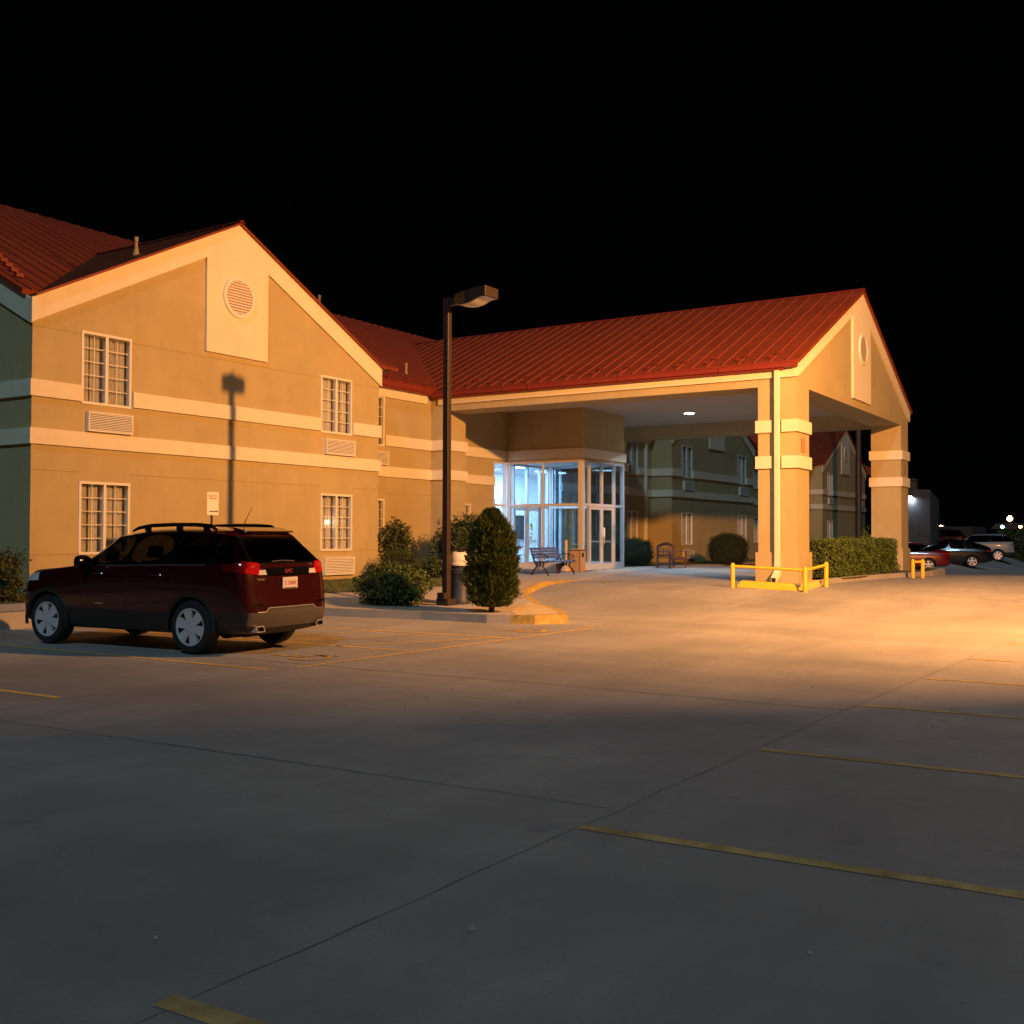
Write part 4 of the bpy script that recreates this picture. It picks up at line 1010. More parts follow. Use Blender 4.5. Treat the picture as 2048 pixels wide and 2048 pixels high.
SEDAN = dict(
 k1=[(-.92,.62,.26),(-.80,.70,.24),(-.45,.74,.22),(.4,.74,.20),(1.3,.74,.20),(2.2,.74,.20),(2.6,.74,.21),(3.1,.74,.22),(3.45,.68,.23),(3.52,.56,.24)],
 k2=[(-1.02,.70,.34),(-.88,.84,.33),(-.45,.87,.31),(.4,.87,.26),(1.3,.87,.26),(2.2,.87,.26),(2.6,.87,.28),(3.1,.87,.30),(3.52,.80,.32),(3.64,.58,.33)],
 k3=[(-1.05,.70,.50),(-.90,.86,.50),(-.45,.90,.50),(.4,.895,.48),(1.3,.895,.48),(2.2,.895,.48),(2.6,.90,.48),(3.1,.89,.48),(3.52,.80,.48),(3.68,.58,.48)],
 k4=[(-1.02,.70,.68),(-.88,.86,.68),(-.45,.905,.68),(.4,.90,.66),(1.3,.90,.66),(2.2,.90,.66),(2.6,.90,.65),(3.1,.89,.63),(3.50,.79,.60),(3.66,.56,.60)],
 k5=[(-1.0,.68,.84),(-.87,.83,.86),(-.45,.88,.86),(.4,.88,.84),(1.3,.88,.82),(2.2,.87,.80),(2.6,.86,.78),(3.1,.84,.74),(3.44,.74,.70),(3.60,.52,.68)],
 k6=[(-1.0,.60,.96),(-.88,.72,.98),(-.42,.80,.98),(.35,.83,.96),(1.2,.83,.93),(2.15,.82,.90),(2.5,.80,.88),(3.0,.76,.83),(3.36,.66,.77),(3.52,.46,.74)],
 k7=[(-1.0,.48,1.0),(-.86,.58,1.03),(-.35,.63,1.05),(.30,.60,1.32),(1.05,.61,1.38),(1.55,.58,1.33),(2.50,.60,.94),(3.0,.56,.88),(3.34,.50,.81),(3.50,.36,.77)],
 k8=[(-1.0,.34,1.01),(-.85,.42,1.05),(-.32,.48,1.09),(.30,.46,1.39),(1.05,.48,1.44),(1.50,.44,1.38),(2.54,.40,.97),(3.0,.36,.91),(3.34,.32,.83),(3.51,.24,.78)],
 k9=[(-1.0,0,1.02),(-.84,0,1.06),(-.30,0,1.10),(.32,0,1.41),(1.05,0,1.46),(1.50,0,1.40),(2.60,0,.99),(3.02,0,.93),(3.36,0,.85),(3.52,0,.79)],
 axles=(0,2.70), wr=.32, arch=.36, tw=.885, glass=[(2,'g'),(3,'g'),(4,'g')], rearglass=False)

def build_car(spec, root, paint, lowmat, lvl=2, rear_lvl=3, tint='carglass'):
    bm = bmesh.new(); vl = bm.verts.layers.float.new('crease_vert'); cl = bm.edges.layers.float.new('crease_edge')
    K = ['k1','k2','k3','k4','k5','k6','k7','k8','k9']; n = 10
    under = [bm.verts.new((spec['k1'][i][0], 0, spec['k1'][i][2]-.01)) for i in range(n)]
    Lf = [[bm.verts.new(spec[k][i]) for i in range(n)] for k in K[:-1]]
    Rt = [[bm.verts.new((spec[k][i][0], -spec[k][i][1], spec[k][i][2])) for i in range(n)] for k in K[:-1]]
    top = [bm.verts.new(spec['k9'][i]) for i in range(n)]
    ringL = [under]+Lf+[top]; ringR = [under]+Rt+[top]
    mats = [paint, 'carglassd', tint, lowmat, 'blackgl']
    faces = {}
    def gmat(i, k):
        gl = dict(spec['glass'])
        if k == 6 and i in gl: return 1 if gl[i] == 'd' else 2
        if k in (7, 8) and i == 5: return 2
        if not spec['rearglass'] and k in (7, 8) and i == 2: return 2
        if k in (0, 1): return 3
        if k == 2: return 3 if spec['rearglass'] else 0
        return 0
    for side, rg in (('L', ringL), ('R', ringR)):
        for i in range(n-1):
            for k in range(len(rg)-1):
                q = (rg[k][i], rg[k][i+1], rg[k+1][i+1], rg[k+1][i])
                f = bm.faces.new(q if side == 'R' else q[::-1]); f.material_index = gmat(i, k); faces[(side, i, k)] = f
    for i in (0, n-1):
        for k in range(len(ringL)-1):
            a, b, c, d = ringL[k][i], ringL[k+1][i], ringR[k+1][i], ringR[k][i]
            vs = []
            for v in (a, b, c, d):
                if v not in vs: vs.append(v)
            f = bm.faces.new(vs if i == 0 else vs[::-1]); mi = 0
            if i == 0 and spec['rearglass'] and k == 6: mi = 1
            if k in (0, 1, 2) and (spec['rearglass'] or k < 2): mi = 3
            f.material_index = mi; faces[('C', i, k)] = f
    # inset the see-through panes
    for key, f in list(faces.items()):
        if f.material_index in (1, 2):
            if not (key[0] == 'C' or (key[1] in (3, 4, 2) and key[2] == 6)): continue
            mi = f.material_index
            r_ = bmesh.ops.inset_individual(bm, faces=[f], thickness=.05 if key[0] == 'C' else .028)
            for g in r_['faces']: g.material_index = 4
            f.material_index = mi
            for v in f.verts: v[vl] = .92
    bmesh.ops.recalc_face_normals(bm, faces=bm.faces)
    for e in bm.edges:
        m_ = {f.material_index for f in e.link_faces}
        if len(m_) > 1 and (m_ & {1, 2, 4}): e[cl] = 1.
    def cr(va, vb, c):
        e = bm.edges.get((va, vb))
        if e: e[cl] = max(e[cl], c)
    for rg in (ringL, ringR):
        for i in range(n-1):
            cr(rg[2][i], rg[2][i+1], .5); cr(rg[6][i], rg[6][i+1], .55); cr(rg[5][i], rg[5][i+1], .25); cr(rg[8][i], rg[8][i+1], .3)
        for k in range(1, 9):
            cr(rg[k][0], rg[k+1][0], .35); cr(rg[k][n-1], rg[k+1][n-1], .3)
    for k in (2, 3, 6, 7): cr(ringL[k][0], ringR[k][0], .5)
    me = bpy.data.meshes.new('tmp'); bm.to_mesh(me); bm.free()
    ob = bpy.data.objects.new('tmp', me); C.objects.link(ob)
    for m_ in mats+['dark']: me.materials.append(M[m_] if isinstance(m_, str) else m_)
    s = ob.modifiers.new('s', 'SUBSURF'); s.levels = lvl; s.render_levels = lvl
    cut = []
    for ax in spec['axles']:
        for sd in (1, -1):
            c = MB(); c.lathe((ax, sd*.80, spec['wr']+.01), [(spec['arch'],-.20),(spec['arch'],.35)] if sd > 0 else [(spec['arch'],-.35),(spec['arch'],.20)], 40, axis='y')
            bmesh.ops.recalc_face_normals(c.bm, faces=c.bm.faces)
            cm = bpy.data.meshes.new('c'); c.bm.to_mesh(cm); c.bm.free(); cm.materials.append(M['dark'])
            oc = bpy.data.objects.new('c', cm); C.objects.link(oc); cut.append(oc)
            b = ob.modifiers.new('b', 'BOOLEAN'); b.operation = 'DIFFERENCE'; b.object = oc; b.solver = 'EXACT'; b.material_mode = 'TRANSFER'
    bpy.context.view_layer.update()
    dg = bpy.context.evaluated_depsgraph_get(); dg.update()
    res = bpy.data.meshes.new_from_object(ob.evaluated_get(dg))
    for oc in cut: bpy.data.objects.remove(oc)
    bpy.data.objects.remove(ob)
    full = bmesh.new(); full.from_mesh(res)
    from mathutils.bvhtree import BVHTree
    bvh = BVHTree.FromBMesh(full)
    parts = {}
    names = {0:'body', 1:'tinted_glass', 2:'window_glass', 3:'lower_cladding', 4:'window_surround'}
    mlist = [m_.name if m_ else '' for m_ in res.materials]
    for mi, nm in names.items():
        b2 = full.copy()
        bad = [f for f in b2.faces if not (f.material_index == mi or (mi == 3 and f.material_index >= 5))]
        bmesh.ops.delete(b2, geom=bad, context='FACES')
        if not b2.faces: b2.free(); continue
        me2 = bpy.data.meshes.new(nm)
        for f in b2.faces: f.material_index = 1 if f.material_index >= 5 else 0; f.smooth = True
        b2.to_mesh(me2); b2.free()
        mm = mats[mi]; me2.materials.append(M[mm] if isinstance(mm, str) else mm); me2.materials.append(M['dark'])
        try: me2.set_sharp_from_angle(angle=R(42))
        except Exception: pass
        o = bpy.data.objects.new(nm, me2); C.objects.link(o); o.parent = root; parts[nm] = o
    full.free()
    return parts, bvh
def patch(parent, bvh, name, poly2, d, mat, off=.006, step=.04, smooth=True):
    """d: 'rear' polygon (y,z) cast forward, 'left'/'right' polygon (x,z) cast inwards"""
    tb = bmesh.new(); tb.faces.new([tb.verts.new((x, y, 0)) for x, y in poly2])
    for ax in (0, 1):
        lo, hi = min(p[ax] for p in poly2), max(p[ax] for p in poly2); k = math.ceil(lo/step)*step
        while k < hi:
            bmesh.ops.bisect_plane(tb, geom=tb.verts[:]+tb.edges[:]+tb.faces[:], plane_co=((k,0,0) if ax == 0 else (0,k,0)), plane_no=((1,0,0) if ax == 0 else (0,1,0))); k += step
    for v in tb.verts:
        a, b = v.co.x, v.co.y
        o_, dr = {'rear': (Vector((-3,a,b)), Vector((1,0,0))), 'left': (Vector((a,3,b)), Vector((0,-1,0))), 'right': (Vector((a,-3,b)), Vector((0,1,0)))}[d]
        h = bvh.ray_cast(o_, dr)
        if h[0] is None: v.co = (99,99,99); continue
        nn = h[1] if h[1].dot(dr) < 0 else -h[1]
        v.co = h[0]+nn*off
    bmesh.ops.delete(tb, geom=[v for v in tb.verts if v.co.x > 90], context='VERTS')
    m = MB(); m.bm.free(); m.bm = tb
    return m.build(name, M[mat], parent, smooth=smooth, local=True)
def wheels(spec, root, spokes=6, hub='alloy', cover=True):
    for ax in spec['axles']:
        for sd in (1, -1):
            r = spec['wr']; y0 = sd*(spec['tw']-.235); y1 = sd*(spec['tw'])
            m = MB(); W = .225; ctr = (ax, sd*(spec['tw']-W/2-.005), r); s = sd
            m.lathe(ctr, [(r*.66,-W/2),(r*.93,-W/2),(r*.985,-W/2+.03),(r,-W*.25),(r,W*.25),(r*.985,W/2-.03),(r*.93,W/2),(r*.66,W/2)], 40, axis='y', cap=False)
            t = m.build('wheel', M['rubber'], root, smooth=True, local=True)
            m = MB(); yo = ctr[1]+s*(W/2-.004); R0 = r*.70
            m.lathe((ax, yo, r), [(R0, s*-.05),(R0, s*.008),(R0*.93, s*.006),(R0*.90, s*-.012)], 40, axis='y', cap=False)
            for k in range(spokes):
                a = 2*math.pi*(k+.25)/spokes; c_, s_ = math.cos(a), math.sin(a)
                def q(rr, t_, y): return (ax+rr*c_-t_*s_, yo+s*y, r+rr*s_+t_*c_)
                wi, wo = R0*.16, R0*.30
                m.hexa([q(R0*.16,-wi,-.045),q(R0*.16,wi,-.045),q(R0*.92,wo,-.04),q(R0*.92,-wo,-.04),q(R0*.16,-wi,-.008),q(R0*.16,wi,-.008),q(R0*.92,wo,-.004),q(R0*.92,-wo,-.004)])
            m.lathe((ax, yo, r), [(R0*.34, s*-.05),(R0*.34, s*-.006),(R0*.22, s*.004),(0.0, s*.006)], 24, axis='y')
            m.build('rim', M[hub], t, smooth=False, local=True)
            m = MB(); m.lathe((ax, yo-s*.06, r), [(R0*.98, 0),(0, s*.001)], 32, axis='y'); m.build('brake_disc', M['dark'], t, local=True)
CARM = {}
suv = thing('parked_suv', 'dark maroon SUV parked nose to the kerb in the left stall', 'car', (10.39,11.31,-.345), R(95.2))
parts, bvh = build_car(SUV, suv, 'maroon', 'clad')
wheels(SUV, suv, 6)
body = parts['body']
# see-through cabin: seats and dashboard
for x, y in ((1.45,.36),(1.45,-.36),(.45,.42),(.45,-.42),(.45,0)):
    m = MB(); m.hexa([(x-.05,y-.22,.55),(x+.42,y-.22,.55),(x+.42,y+.22,.55),(x-.05,y+.22,.55),(x-.02,y-.22,.72),(x+.42,y-.22,.76),(x+.42,y+.22,.76),(x-.02,y+.22,.72)])
    m.hexa([(x-.10,y-.22,.70),(x+.04,y-.22,.70),(x+.04,y+.22,.70),(x-.10,y+.22,.70),(x-.26,y-.19,1.22),(x-.14,y-.19,1.22),(x-.14,y+.19,1.22),(x-.26,y+.19,1.22)])
    m.hexa([(x-.27,y-.12,1.26),(x-.17,y-.12,1.26),(x-.17,y+.12,1.26),(x-.27,y+.12,1.26),(x-.29,y-.11,1.43),(x-.20,y-.11,1.43),(x-.20,y+.11,1.43),(x-.29,y+.11,1.43)])
    m.build('seat', M['cabin'], suv, local=True, bevel=.03)
m = MB(); m.box(1.8,2.3,-.72,.72,.75,1.05); m.build('dashboard', M['cabin'], suv, local=True, bevel=.04)
m = MB(); m.tube([(1.72+.06*math.cos(a*.5236), .36+.19*math.sin(a*.5236), .98+.18*math.cos(a*.5236)) for a in range(13)], .014, 8); m.build('steering_wheel', M['dark'], suv, local=True)
m = MB(); m.box(-.75,2.6,-.70,.70,.40,.46); m.build('floor_pan', M['dark'], suv, local=True)
for s, d in ((1,'left'),(-1,'right')):
    o = patch(suv, bvh, 'tail_light', [(s*a, b) for a, b in ((.56,1.13),(.58,1.215),(.80,1.235),(.80,1.08),(.60,1.06))], 'rear', 'redlens', .010)
    patch(o, bvh, 'tail_light_side', [(-.88,1.08),(-.84,1.235),(-.52,1.19),(-.58,1.11)], d, 'redlensd', .010)
    patch(o, bvh, 'reversing_light', [(s*a, b) for a, b in ((.44,1.06),(.46,1.125),(.575,1.125),(.60,1.06))], 'rear', 'clearlens', .012)
    patch(suv, bvh, 'rear_reflector', [(s*a, b) for a, b in ((.56,.655),(.56,.675),(.76,.685),(.76,.66))], 'rear', 'chrome', .008)
o = patch(suv, bvh, 'garnish', [(-.435,1.06),(.435,1.06),(.455,1.15),(-.455,1.15)], 'rear', 'blackgl', .012)
MR = lambda y, z, x: Matrix.Translation((x, y, z)) @ Matrix(((0,0,-1,0),(-1,0,0,0),(0,1,0,0),(0,0,0,1)))
def rx(y, z): h = bvh.ray_cast(Vector((-3,y,z)), Vector((1,0,0))); return h[0].x
text_mesh('tailgate_lettering', 'GMC', .075, M['redink'], o, MR(0,1.10,rx(0,1.10)-.018), local=True)
text_mesh('model_lettering', 'TERRAIN', .038, M['chrome'], suv, MR(.56,1.0,rx(.56,1.0)-.010), local=True)
patch(suv, bvh, 'chrome_strip', [(-.44,1.048),(.44,1.048),(.44,1.058),(-.44,1.058)], 'rear', 'chrome', .016)
o = patch(suv, bvh, 'plate_recess', [(-.26,.80),(.26,.80),(.27,1.03),(-.27,1.03)], 'rear', 'maroon', .004)
px_ = rx(0,.94)-.02
m = MB(); m.box(px_-.008, px_, -.155, .155, .865, 1.02); pl_ = m.build('licence_plate', M['plate'], suv, local=True, bevel=.002)
text_mesh('plate_number', 'S 1840', .085, M['redink'], pl_, MR(0,.94,px_-.010), local=True)
m = MB(); m.box(px_-.012, px_-.009, -.13, .13, .852, .878); m.build('plate_frame', M['ink'], pl_, local=True)
for s in (1,-1):
    m = MB(); xx = rx(s*.62,.40)-.02
    ring_o = [(s*.53,.31),(s*.56,.395),(s*.71,.395),(s*.69,.31)]
    ring_i = [(s*.546,.323),(s*.569,.382),(s*.694,.382),(s*.679,.323)]
    for k in range(4):
        a, b = ring_o[k], ring_o[(k+1)%4]; c, d = ring_i[(k+1)%4], ring_i[k]
        m.hexa([(xx-.02,*a),(xx-.02,*b),(xx-.02,*c),(xx-.02,*d),(xx+.12,*a),(xx+.12,*b),(xx+.12,*c),(xx+.12,*d)])
    o = m.build('exhaust_tip', M['chrome'], suv, local=True)
    m = MB(); m.poly([(xx+.03,*p) for p in ring_i]); m.build('exhaust_opening', M['dark'], o, local=True)
ch = [(.68,.575),(.52,.575),(.47,.625),(-.47,.625),(-.52,.575),(-.68,.575)]
m = MB(); m.tube([(rx(y,z)-.008, y, z) for (y, z) in [(a[0]+(b[0]-a[0])*t/6, a[1]+(b[1]-a[1])*t/6) for a, b in zip(ch, ch[1:]) for t in range(7)]], .011, 6); m.build('bumper_trim', M['chrome'], suv, local=True, smooth=True)
patch(suv, bvh, 'bumper_skirt', [(.80,.40),(.80,.57),(.52,.565),(.47,.612),(-.47,.612),(-.52,.565),(-.80,.57),(-.80,.40),(-.6,.36),(.6,.36)], 'rear', 'bumper', .005)
m = MB(); m.tube([(rx(.30,1.235)-.02,.30,1.235),(rx(.1,1.245)-.025,.1,1.245),(rx(-.16,1.235)-.02,-.16,1.235)], .010, 6); m.build('rear_wiper', M['bumper'], suv, local=True)
m = MB(); m.hexa([(-.40,-.52,1.64),(-.40,.52,1.64),(-.58,.50,1.625),(-.58,-.50,1.625),(-.34,-.50,1.70),(-.34,.50,1.70),(-.59,.49,1.645),(-.59,-.49,1.645)]); m.build('spoiler', M['maroon'], suv, local=True, bevel=.012)
for s in (1,-1):
    pts = [(-.18,s*.615,1.66),(-.08,s*.61,1.71),(.2,s*.61,1.728),(.6,s*.61,1.732),(1.05,s*.60,1.718),(1.30,s*.59,1.685),(1.42,s*.585,1.64)]
    m = MB(); m.tube(pts, [.02,.028,.028,.028,.028,.025,.016], 8)
    for x_, z_ in ((.0,1.69),(.5,1.70),(1.1,1.69)): m.box(x_-.05, x_+.05, s*.61-.015, s*.61+.015, z_-.05, z_+.04)
    m.build('roof_rail', M['blackgl'], suv, local=True, smooth=True)
    m = MB(); m.lathe((0,0,0), [(.01,-.11),(.075,-.10),(.095,-.05),(.10,.04),(.085,.10),(.01,.115)], 14)
    for v in m.bm.verts: v.co = Vector((1.93+v.co.x*.8, s*(1.02+v.co.z*1.0), 1.20+v.co.y*1.05))
    m.hexa([(1.97,s*.86,1.15),(1.87,s*.86,1.15),(1.87,s*.95,1.17),(1.97,s*.95,1.17),(1.97,s*.86,1.21),(1.87,s*.86,1.21),(1.87,s*.95,1.23),(1.97,s*.95,1.23)])
    m.build('wing_mirror', M['blackgl'], suv, local=True, smooth=True)
    for x_ in (.62,1.75):
        m = MB(); m.tube([(x_-.09,s*.918,1.04),(x_-.06,s*.94,1.045),(x_+.06,s*.94,1.045),(x_+.09,s*.918,1.04)], .013, 8); m.build('door_handle', M['maroon'], suv, local=True, smooth=True)
    for ax in SUV['axles']:
        m = MB(); A_ = [R(-12+k*204/26) for k in range(27)]
        m.tube([(ax+.425*math.cos(a), s*.915, .365+.425*math.sin(a)) for a in A_], .030, 8)
        for v in m.bm.verts: v.co.y = s*.915+(v.co.y-s*.915)*.6
        m.build('arch_trim', M['clad'], suv, local=True, smooth=True)
    m = MB(); m.box(1.62,1.80,s*.927-.004,s*.927+.004,.62,.632); m.build('door_badge', M['chrome'], suv, local=True)
    # window waist strip
    m = MB(); m.tube([(-.25,s*.893,1.193),(.4,s*.89,1.183),(1.3,s*.885,1.163),(1.95,s*.879,1.150)], .008, 6); m.build('waist_strip', M['chrome'], suv, local=True, smooth=True)
    # door shut lines
    m = MB()
    for x_ in (.32,1.20,2.08):
        for a, b in zip([.42,.6,.8,.95],[.6,.8,.95,1.06]):
            ha = bvh.ray_cast(Vector((x_,s*3,a)), Vector((0,-s,0)))[0]; hb = bvh.ray_cast(Vector((x_,s*3,b)), Vector((0,-s,0)))[0]
            if ha and hb: m.tube([ha, hb], .004, 5)
    m.build('door_seam', M['dark'], suv, local=True)
    patch(suv, bvh, 'head_light', [(3.0,.92),(3.05,1.03),(3.3,1.0),(3.35,.90)], 'left' if s > 0 else 'right', 'clearlens', .008)
m = MB(); m.tube([(-.20,.12,1.70),(-.26,.12,1.82),(-.36,.12,1.97)], [.008,.005,.003], 6); m.lathe((-.20,.12,1.695), [(.03,0),(.02,.02),(0,.03)], 10); m.build('antenna', M['dark'], suv, local=True)
m = MB(); m.lathe((-.35,.30,.36), [(.16,-.32),(.16,.32)], 14, axis='y'); m.box(-.6,3.2,-.5,.5,.22,.30); m.build('underbody', M['dark'], suv, local=True)

def simple_car(name, label, loc, rz, spec, paint, tails, hub='alloy', sc_=1.0):
    root = thing(name, label, 'car', loc, rz, 'cars parked across the far side of the lot'); root.scale = (sc_,)*3
    p, bv = build_car(spec, root, paint, paint if not spec['rearglass'] else 'clad', lvl=2)
    wheels(spec, root, 5 if not spec['rearglass'] else 6, hub)
    z = .90 if not spec['rearglass'] else 1.06
    for s, d in ((1,'left'),(-1,'right')):
        o = patch(root, bv, 'tail_light', [(s*a, b) for a, b in ((.42,z-.09),(.42,z+.04),(.68,z+.03),(.68,z-.09))], 'rear', tails, .008)
        patch(o, bv, 'tail_light_side', [(-.95,z-.07),(-.90,z+.02),(-.70,z+.0),(-.70,z-.05)], d, tails, .008)
        x_ = 2.1; m = MB(); m.lathe((x_, s*.98, z+.10), [(.01,-.08),(.07,-.06),(.08,.05),(.01,.07)], 12); m.build('wing_mirror', M['blackgl'], root, local=True, smooth=True)
    h = bv.ray_cast(Vector((-3,0,z-.12)), Vector((1,0,0)))[0]
    m = MB(); m.box(h.x-.012, h.x-.002, -.155, .155, z-.20, z-.05); m.build('licence_plate', M['plate'], root, local=True)
    return root
M['redpaint'] = P('red_car_paint', (.16,.005,.008), .3, .1, coat=.7)
M['blackpaint'] = P('black_car_paint', (.008,.008,.01), .25, .1, coat=.8)
M['whitepaint'] = P('white_car_paint', (.32,.33,.34), .3, 0, coat=.5)
FARCARS = []
def carpos(x, y): return (x, y, lot(x, y)+.005)
simple_car('parked_sedan', 'red sedan whose tail shows right of the hedge and the yellow hoop', carpos(55.6,11.2), R(108), SEDAN, 'redpaint', 'redlens')
HATCH = {k: ([(a, b, c*1.03) for a, b, c in v] if k[0] == 'k' else v) for k, v in SEDAN.items()}
HATCH['k7'] = [(-.9,.50,1.08),(-.80,.60,1.12),(-.30,.66,1.22),(.30,.62,1.40),(1.05,.62,1.44),(1.55,.58,1.38),(2.50,.60,.97),(3.0,.56,.91),(3.34,.50,.83),(3.50,.36,.79)]
HATCH['k8'] = [(-.9,.36,1.10),(-.78,.44,1.16),(-.28,.50,1.30),(.30,.48,1.47),(1.05,.48,1.50),(1.50,.44,1.43),(2.54,.40,1.0),(3.0,.36,.93),(3.34,.32,.85),(3.51,.24,.80)]
HATCH['k9'] = [(-.9,0,1.11),(-.76,0,1.18),(-.26,0,1.33),(.32,0,1.49),(1.05,0,1.52),(1.50,0,1.45),(2.60,0,1.02),(3.02,0,.95),(3.36,0,.87),(3.52,0,.81)]
simple_car('parked_hatchback', 'black hatchback with bright alloy wheels parked beyond the red sedan', carpos(68.4,11.3), R(108), HATCH, 'blackpaint', 'redlens', sc_=1.12)
simple_car('parked_white_suv', 'white SUV seen from behind at the far right of the lot', carpos(83.5,11.9), R(100), SUV, 'whitepaint', 'redlens', sc_=1.15)
simple_car('parked_dark_red_suv', 'dark red SUV roof just showing above the black hatchback', carpos(92.5,16.6), R(95), SUV, 'maroon', 'redlens', sc_=1.1)

# ------------------------------------------------------------ far background
b = thing('warehouse_building', 'plain grey block building lit by a white wall lamp beyond the far canopy column', 'warehouse', (70,16,-1))
m = MB(); m.hexa([(67.9,16.5,-1.2),(70.25,13.9,-1.2),(92,17.5,-1.2),(90,21.5,-1.2),(67.9,16.5,4.25),(70.25,13.9,4.25),(92,17.5,4.25),(90,21.5,4.25)])
m.build('wall', M['warehouse'], b)
m = MB(); m.box(71.0,72.6,15.4,16.6,4.26,5.0); m.lathe((70.2,14.9,4.26), [(.25,0),(.25,.5),(.35,.6),(0,.75)], 12); m.build('roof_unit', M['warehouse'], b)
# wall lamp on the corner facing the lot
wl = (69.28,14.80,3.80)
m = MB(); m.box(wl[0]-.16, wl[0]+.16, wl[1]-.02, wl[1]+.25, wl[2], wl[2]+.14); o = m.build('wall_lamp', M['brownmetal'], b)
m = MB(); m.box(wl[0]-.14, wl[0]+.14, wl[1]-.01, wl[1]+.17, wl[2]-.03, wl[2]-.001); m.build('wall_lamp_lens', M['cool_led'], o)
t = thing('flag_pole', 'tall dark pole standing behind the canopy between the columns', 'pole', (61.1,15.95,-.6))
m = MB(); m.tube([(61.1,15.95,-.6),(61.1,15.95,5),(61.1,15.95,11)], [.20,.17,.13], 14); m.build('pole', P('dark_pole_paint', (.05,.035,.035), .5), t, smooth=True)
m = MB(); m.lathe((61.1,15.95,-.65), [(.35,0),(.35,.12),(0,.13)], 16); m.build('pole_base', M['greybuild'], t)
def far_lamp(label, p, ground, mat, r_, arm=0.):
    x, y, z = p; t = thing('street_lamp', label, 'street lamp', (x, y, ground), 0, 'distant street lamps at the far right')
    m = MB(); m.tube([(x,y,ground),(x,y,z+.05)], [.12,.08], 8); m.build('pole', M['brownmetal'], t)
    m = MB(); m.box(x-.5,x+.5,y-.3,y+.3,z+.06,z+.22); m.build('lamp_head', M['brownmetal'], t)
    m = MB(); bmesh.ops.create_icosphere(m.bm, subdivisions=2, radius=r_)
    for v in m.bm.verts: v.co = v.co+Vector((x-.15, y, z))
    m.build('lamp_bulb', M[mat], t, smooth=True)
far_lamp('orange street lamp left of the others, above the red sedan', (127.3,24.03,2.44), -1.4, 'orange_lamp', .24)
far_lamp('brightest orange street lamp at the right, on a visible pale pole', (142.5,18.87,3.56), -1.4, 'orange_lamp', .34)
far_lamp('bluish street lamp just left of the brightest orange one', (153,21.17,2.67), -1.4, 'cyan_lamp', .24)
far_lamp('orange street lamp at the very right edge', (154.3,19.16,2.68), -1.4, 'orange_lamp', .22)
far_lamp('small dim orange street lamp far behind the white SUV', (161.7,26.1,1.97), -1.4, 'orange_lamp', .12)
s = thing('shop_building', 'low dark shop with teal lit window and small green sign behind the red sedan', 'shop', (101,19.5,-1.3))
m = MB(); m.box(100.5,108,16.4,21.5,-1.4,2.2); m.build('wall', M['darkwall'], s)
m = MB(); m.box(100.40,100.49,18.6,19.3,-.6,1.0); m.build('window', M['tealwin'], s)
m = MB(); m.box(100.36,100.39,18.88,18.94,-.6,1.0); m.box(100.36,100.39,18.6,19.3,.3,.36); m.build('window_frame', M['darkwall'], s)
m = MB(); m.box(100.3,100.49,20.0,21.2,1.45,2.3); m.build('shop_sign', M['greensign'], s)
s = thing('long_low_building', 'long low brown building on the horizon at the far right', 'building', (165,18,-1.5))
m = MB(); m.box(163,172,-6,23.5,-1.5,2.4); m.build('wall', M['darkwall'], s)
m = MB(); m.prism([(162,-7,2.4),(173,-7,2.4),(167.5,-7,3.3)], (0,31,0)); m.build('roof', P('brown_far_roof', (.16,.07,.045), .9), s)
s = thing('distant_car', 'distant car with white head lamps on beyond the parked cars', 'car', (118.6,19.2,-1.4))
m = MB(); m.hexa([(118,18.2,-1.1),(122,18.2,-1.1),(122,20.2,-1.1),(118,20.2,-1.1),(118,18.2,-.3),(122,18.2,-.3),(122,20.2,-.3),(118,20.2,-.3)]); m.hexa([(119,18.4,-.3),(121.6,18.4,-.3),(121.6,20,-.3),(119,20,-.3),(119.6,18.5,.35),(121.2,18.5,.35),(121.2,19.9,.35),(119.6,19.9,.35)]); m.build('body', M['blackpaint'], s, bevel=.08)
for yy in (18.5, 19.9):
    m = MB(); m.lathe((117.98,yy,-.55), [(0,-.03),(.13,-.02),(.13,.01),(0,.02)], 12, axis='x'); m.build('head_lamp', M['headl'], s)
hd = thing('dark_hedge', 'tall unlit hedge along the lot boundary at the right edge', 'hedge', (92,12,-1))
m = MB(); r = random.Random(77); pts = []
for k in range(9000):
    f = r.random(); yy = r.uniform(2.0,13.0); zz = r.uniform(-1.1,1.6); xx = 92-(yy-13)*.15
    p = Vector((xx+r.uniform(-.1,.35), yy, zz)) if f < .8 else Vector((xx+r.uniform(0,1.6), yy, 1.6+r.gauss(0,.06)))
    p.x += .25*noise.noise(p*.9); pts.append((p, Vector((-1,0,.2))))
leaves(m, pts, .30, .6, .2, r); m.build('foliage', M['leafd'], hd, recalc=False)
m = MB(); m.hexa([(92.3,13,-1.3),(93.9,2,-1.3),(95,2,-1.3),(93.5,13,-1.3),(92.3,13,1.5),(93.9,2,1.5),(95,2,1.5),(93.5,13,1.5)]); m.build('dark_core', M['core'], hd)  # solid filler added behind the leaves to block light

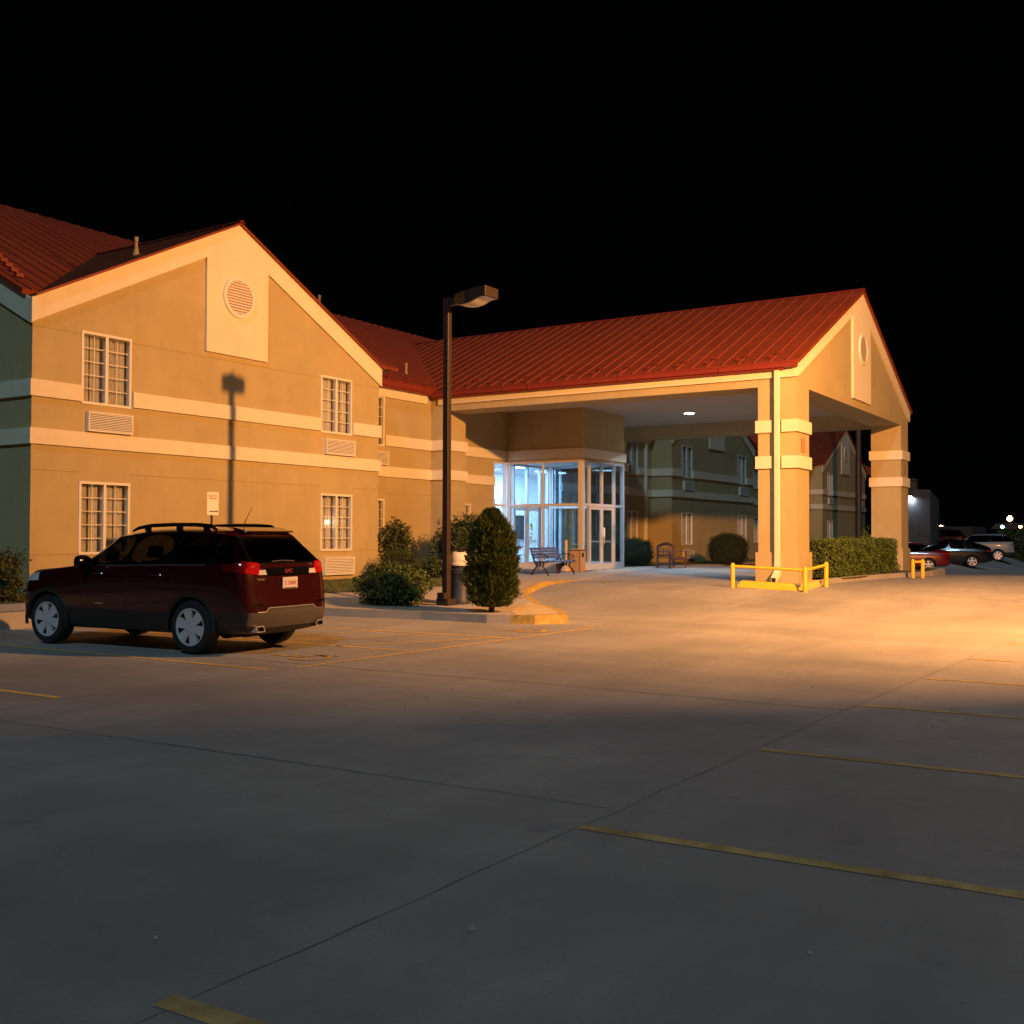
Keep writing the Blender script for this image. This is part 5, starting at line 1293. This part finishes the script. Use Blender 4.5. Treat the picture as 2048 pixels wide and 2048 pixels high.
# ------------------------------------------------------------ light
w = bpy.data.worlds.new('World'); sc.world = w; w.use_nodes = True
nt = w.node_tree; bg = nt.nodes['Background']; sky = nt.nodes.new('ShaderNodeTexSky'); sky.sky_type = 'NISHITA'; sky.sun_disc = False
sky.sun_elevation = R(-8); sky.sun_rotation = R(200)
mxs = nt.nodes.new('ShaderNodeMix'); mxs.data_type = 'RGBA'; mxs.blend_type = 'ADD'; mxs.inputs['Factor'].default_value = 1
mxs.inputs['B'].default_value = (.0009,.0011,.0014,1)
nt.links.new(sky.outputs[0], mxs.inputs['A']); nt.links.new(mxs.outputs['Result'], bg.inputs[0]); bg.inputs[1].default_value = .5
def area(name, loc, d, size, energy, col, shape='DISK', size_y=None, spread=None):
    l = bpy.data.lights.new(name, 'AREA'); l.shape = shape; l.size = size; l.energy = energy; l.color = col
    if size_y: l.size_y = size_y
    if spread: l.spread = spread
    o = bpy.data.objects.new(name, l); C.objects.link(o); o.location = loc; o.rotation_euler = Vector(d).to_track_quat('-Z', 'Y').to_euler(); return o
LAMP = (16.9,-1.95,8.35)
area('sodium_lot_lamp', LAMP, (.71,.70,-.22), .42, 8500, (1.,.43,.12))
pl = bpy.data.lights.new('sodium_spill_fill', 'POINT'); pl.energy = 760; pl.shadow_soft_size = .2; pl.color = (1.,.50,.26)  # added warm fill for the foreground, as spill behind the lot lamp
o = bpy.data.objects.new('sodium_spill_fill', pl); C.objects.link(o); o.location = (LAMP[0]-.1, LAMP[1]-.1, LAMP[2]-.25)
s_ = bpy.data.lights.new('cool_lamp_fill', 'SUN'); s_.energy = .70; s_.angle = R(6); s_.color = (.50,.80,1.)  # added cool fill standing in for unseen lot lamps off to the left
o = bpy.data.objects.new('cool_lamp_fill', s_); C.objects.link(o); o.rotation_euler = Vector((.66,.30,-.69)).to_track_quat('-Z','Y').to_euler()
area('canopy_downlight', (36.0,15.5,5.70), (0,0,-1), .3, 190, (.66,.82,1.), spread=R(125))
area('lobby_ceiling_light', (33.4,23.0,3.9), (0,0,-1), 1.6, 480, (.50,.74,1.), 'RECTANGLE', 1.6)
area('lobby_ceiling_light_right', (38.2,23.0,3.9), (0,0,-1), 1.6, 480, (.50,.74,1.), 'RECTANGLE', 1.6)
area('vestibule_fill', (34.4,19.6,3.85), (0,0,-1), .8, 45, (.55,.78,1.), 'RECTANGLE', .8)  # added fill to brighten the vestibule, no fixture modelled
area('wall_lamp_light', (wl[0]-.0, wl[1]-.06, wl[2]-.06), (.10,.12,-1), .2, 60, (.75,.87,1.))

# ------------------------------------------------------------ render settings
sc.view_settings.view_transform = 'Standard'; sc.view_settings.look = 'None'; sc.view_settings.exposure = 0; sc.view_settings.gamma = 1
sc.render.engine = 'CYCLES'
try: sc.cycles.use_denoising = True
except Exception: pass
sc.cycles.max_bounces = 8; sc.cycles.transparent_max_bounces = 16; sc.cycles.sample_clamp_indirect = 4
sc.cycles.caustics_reflective = False; sc.cycles.caustics_refractive = False
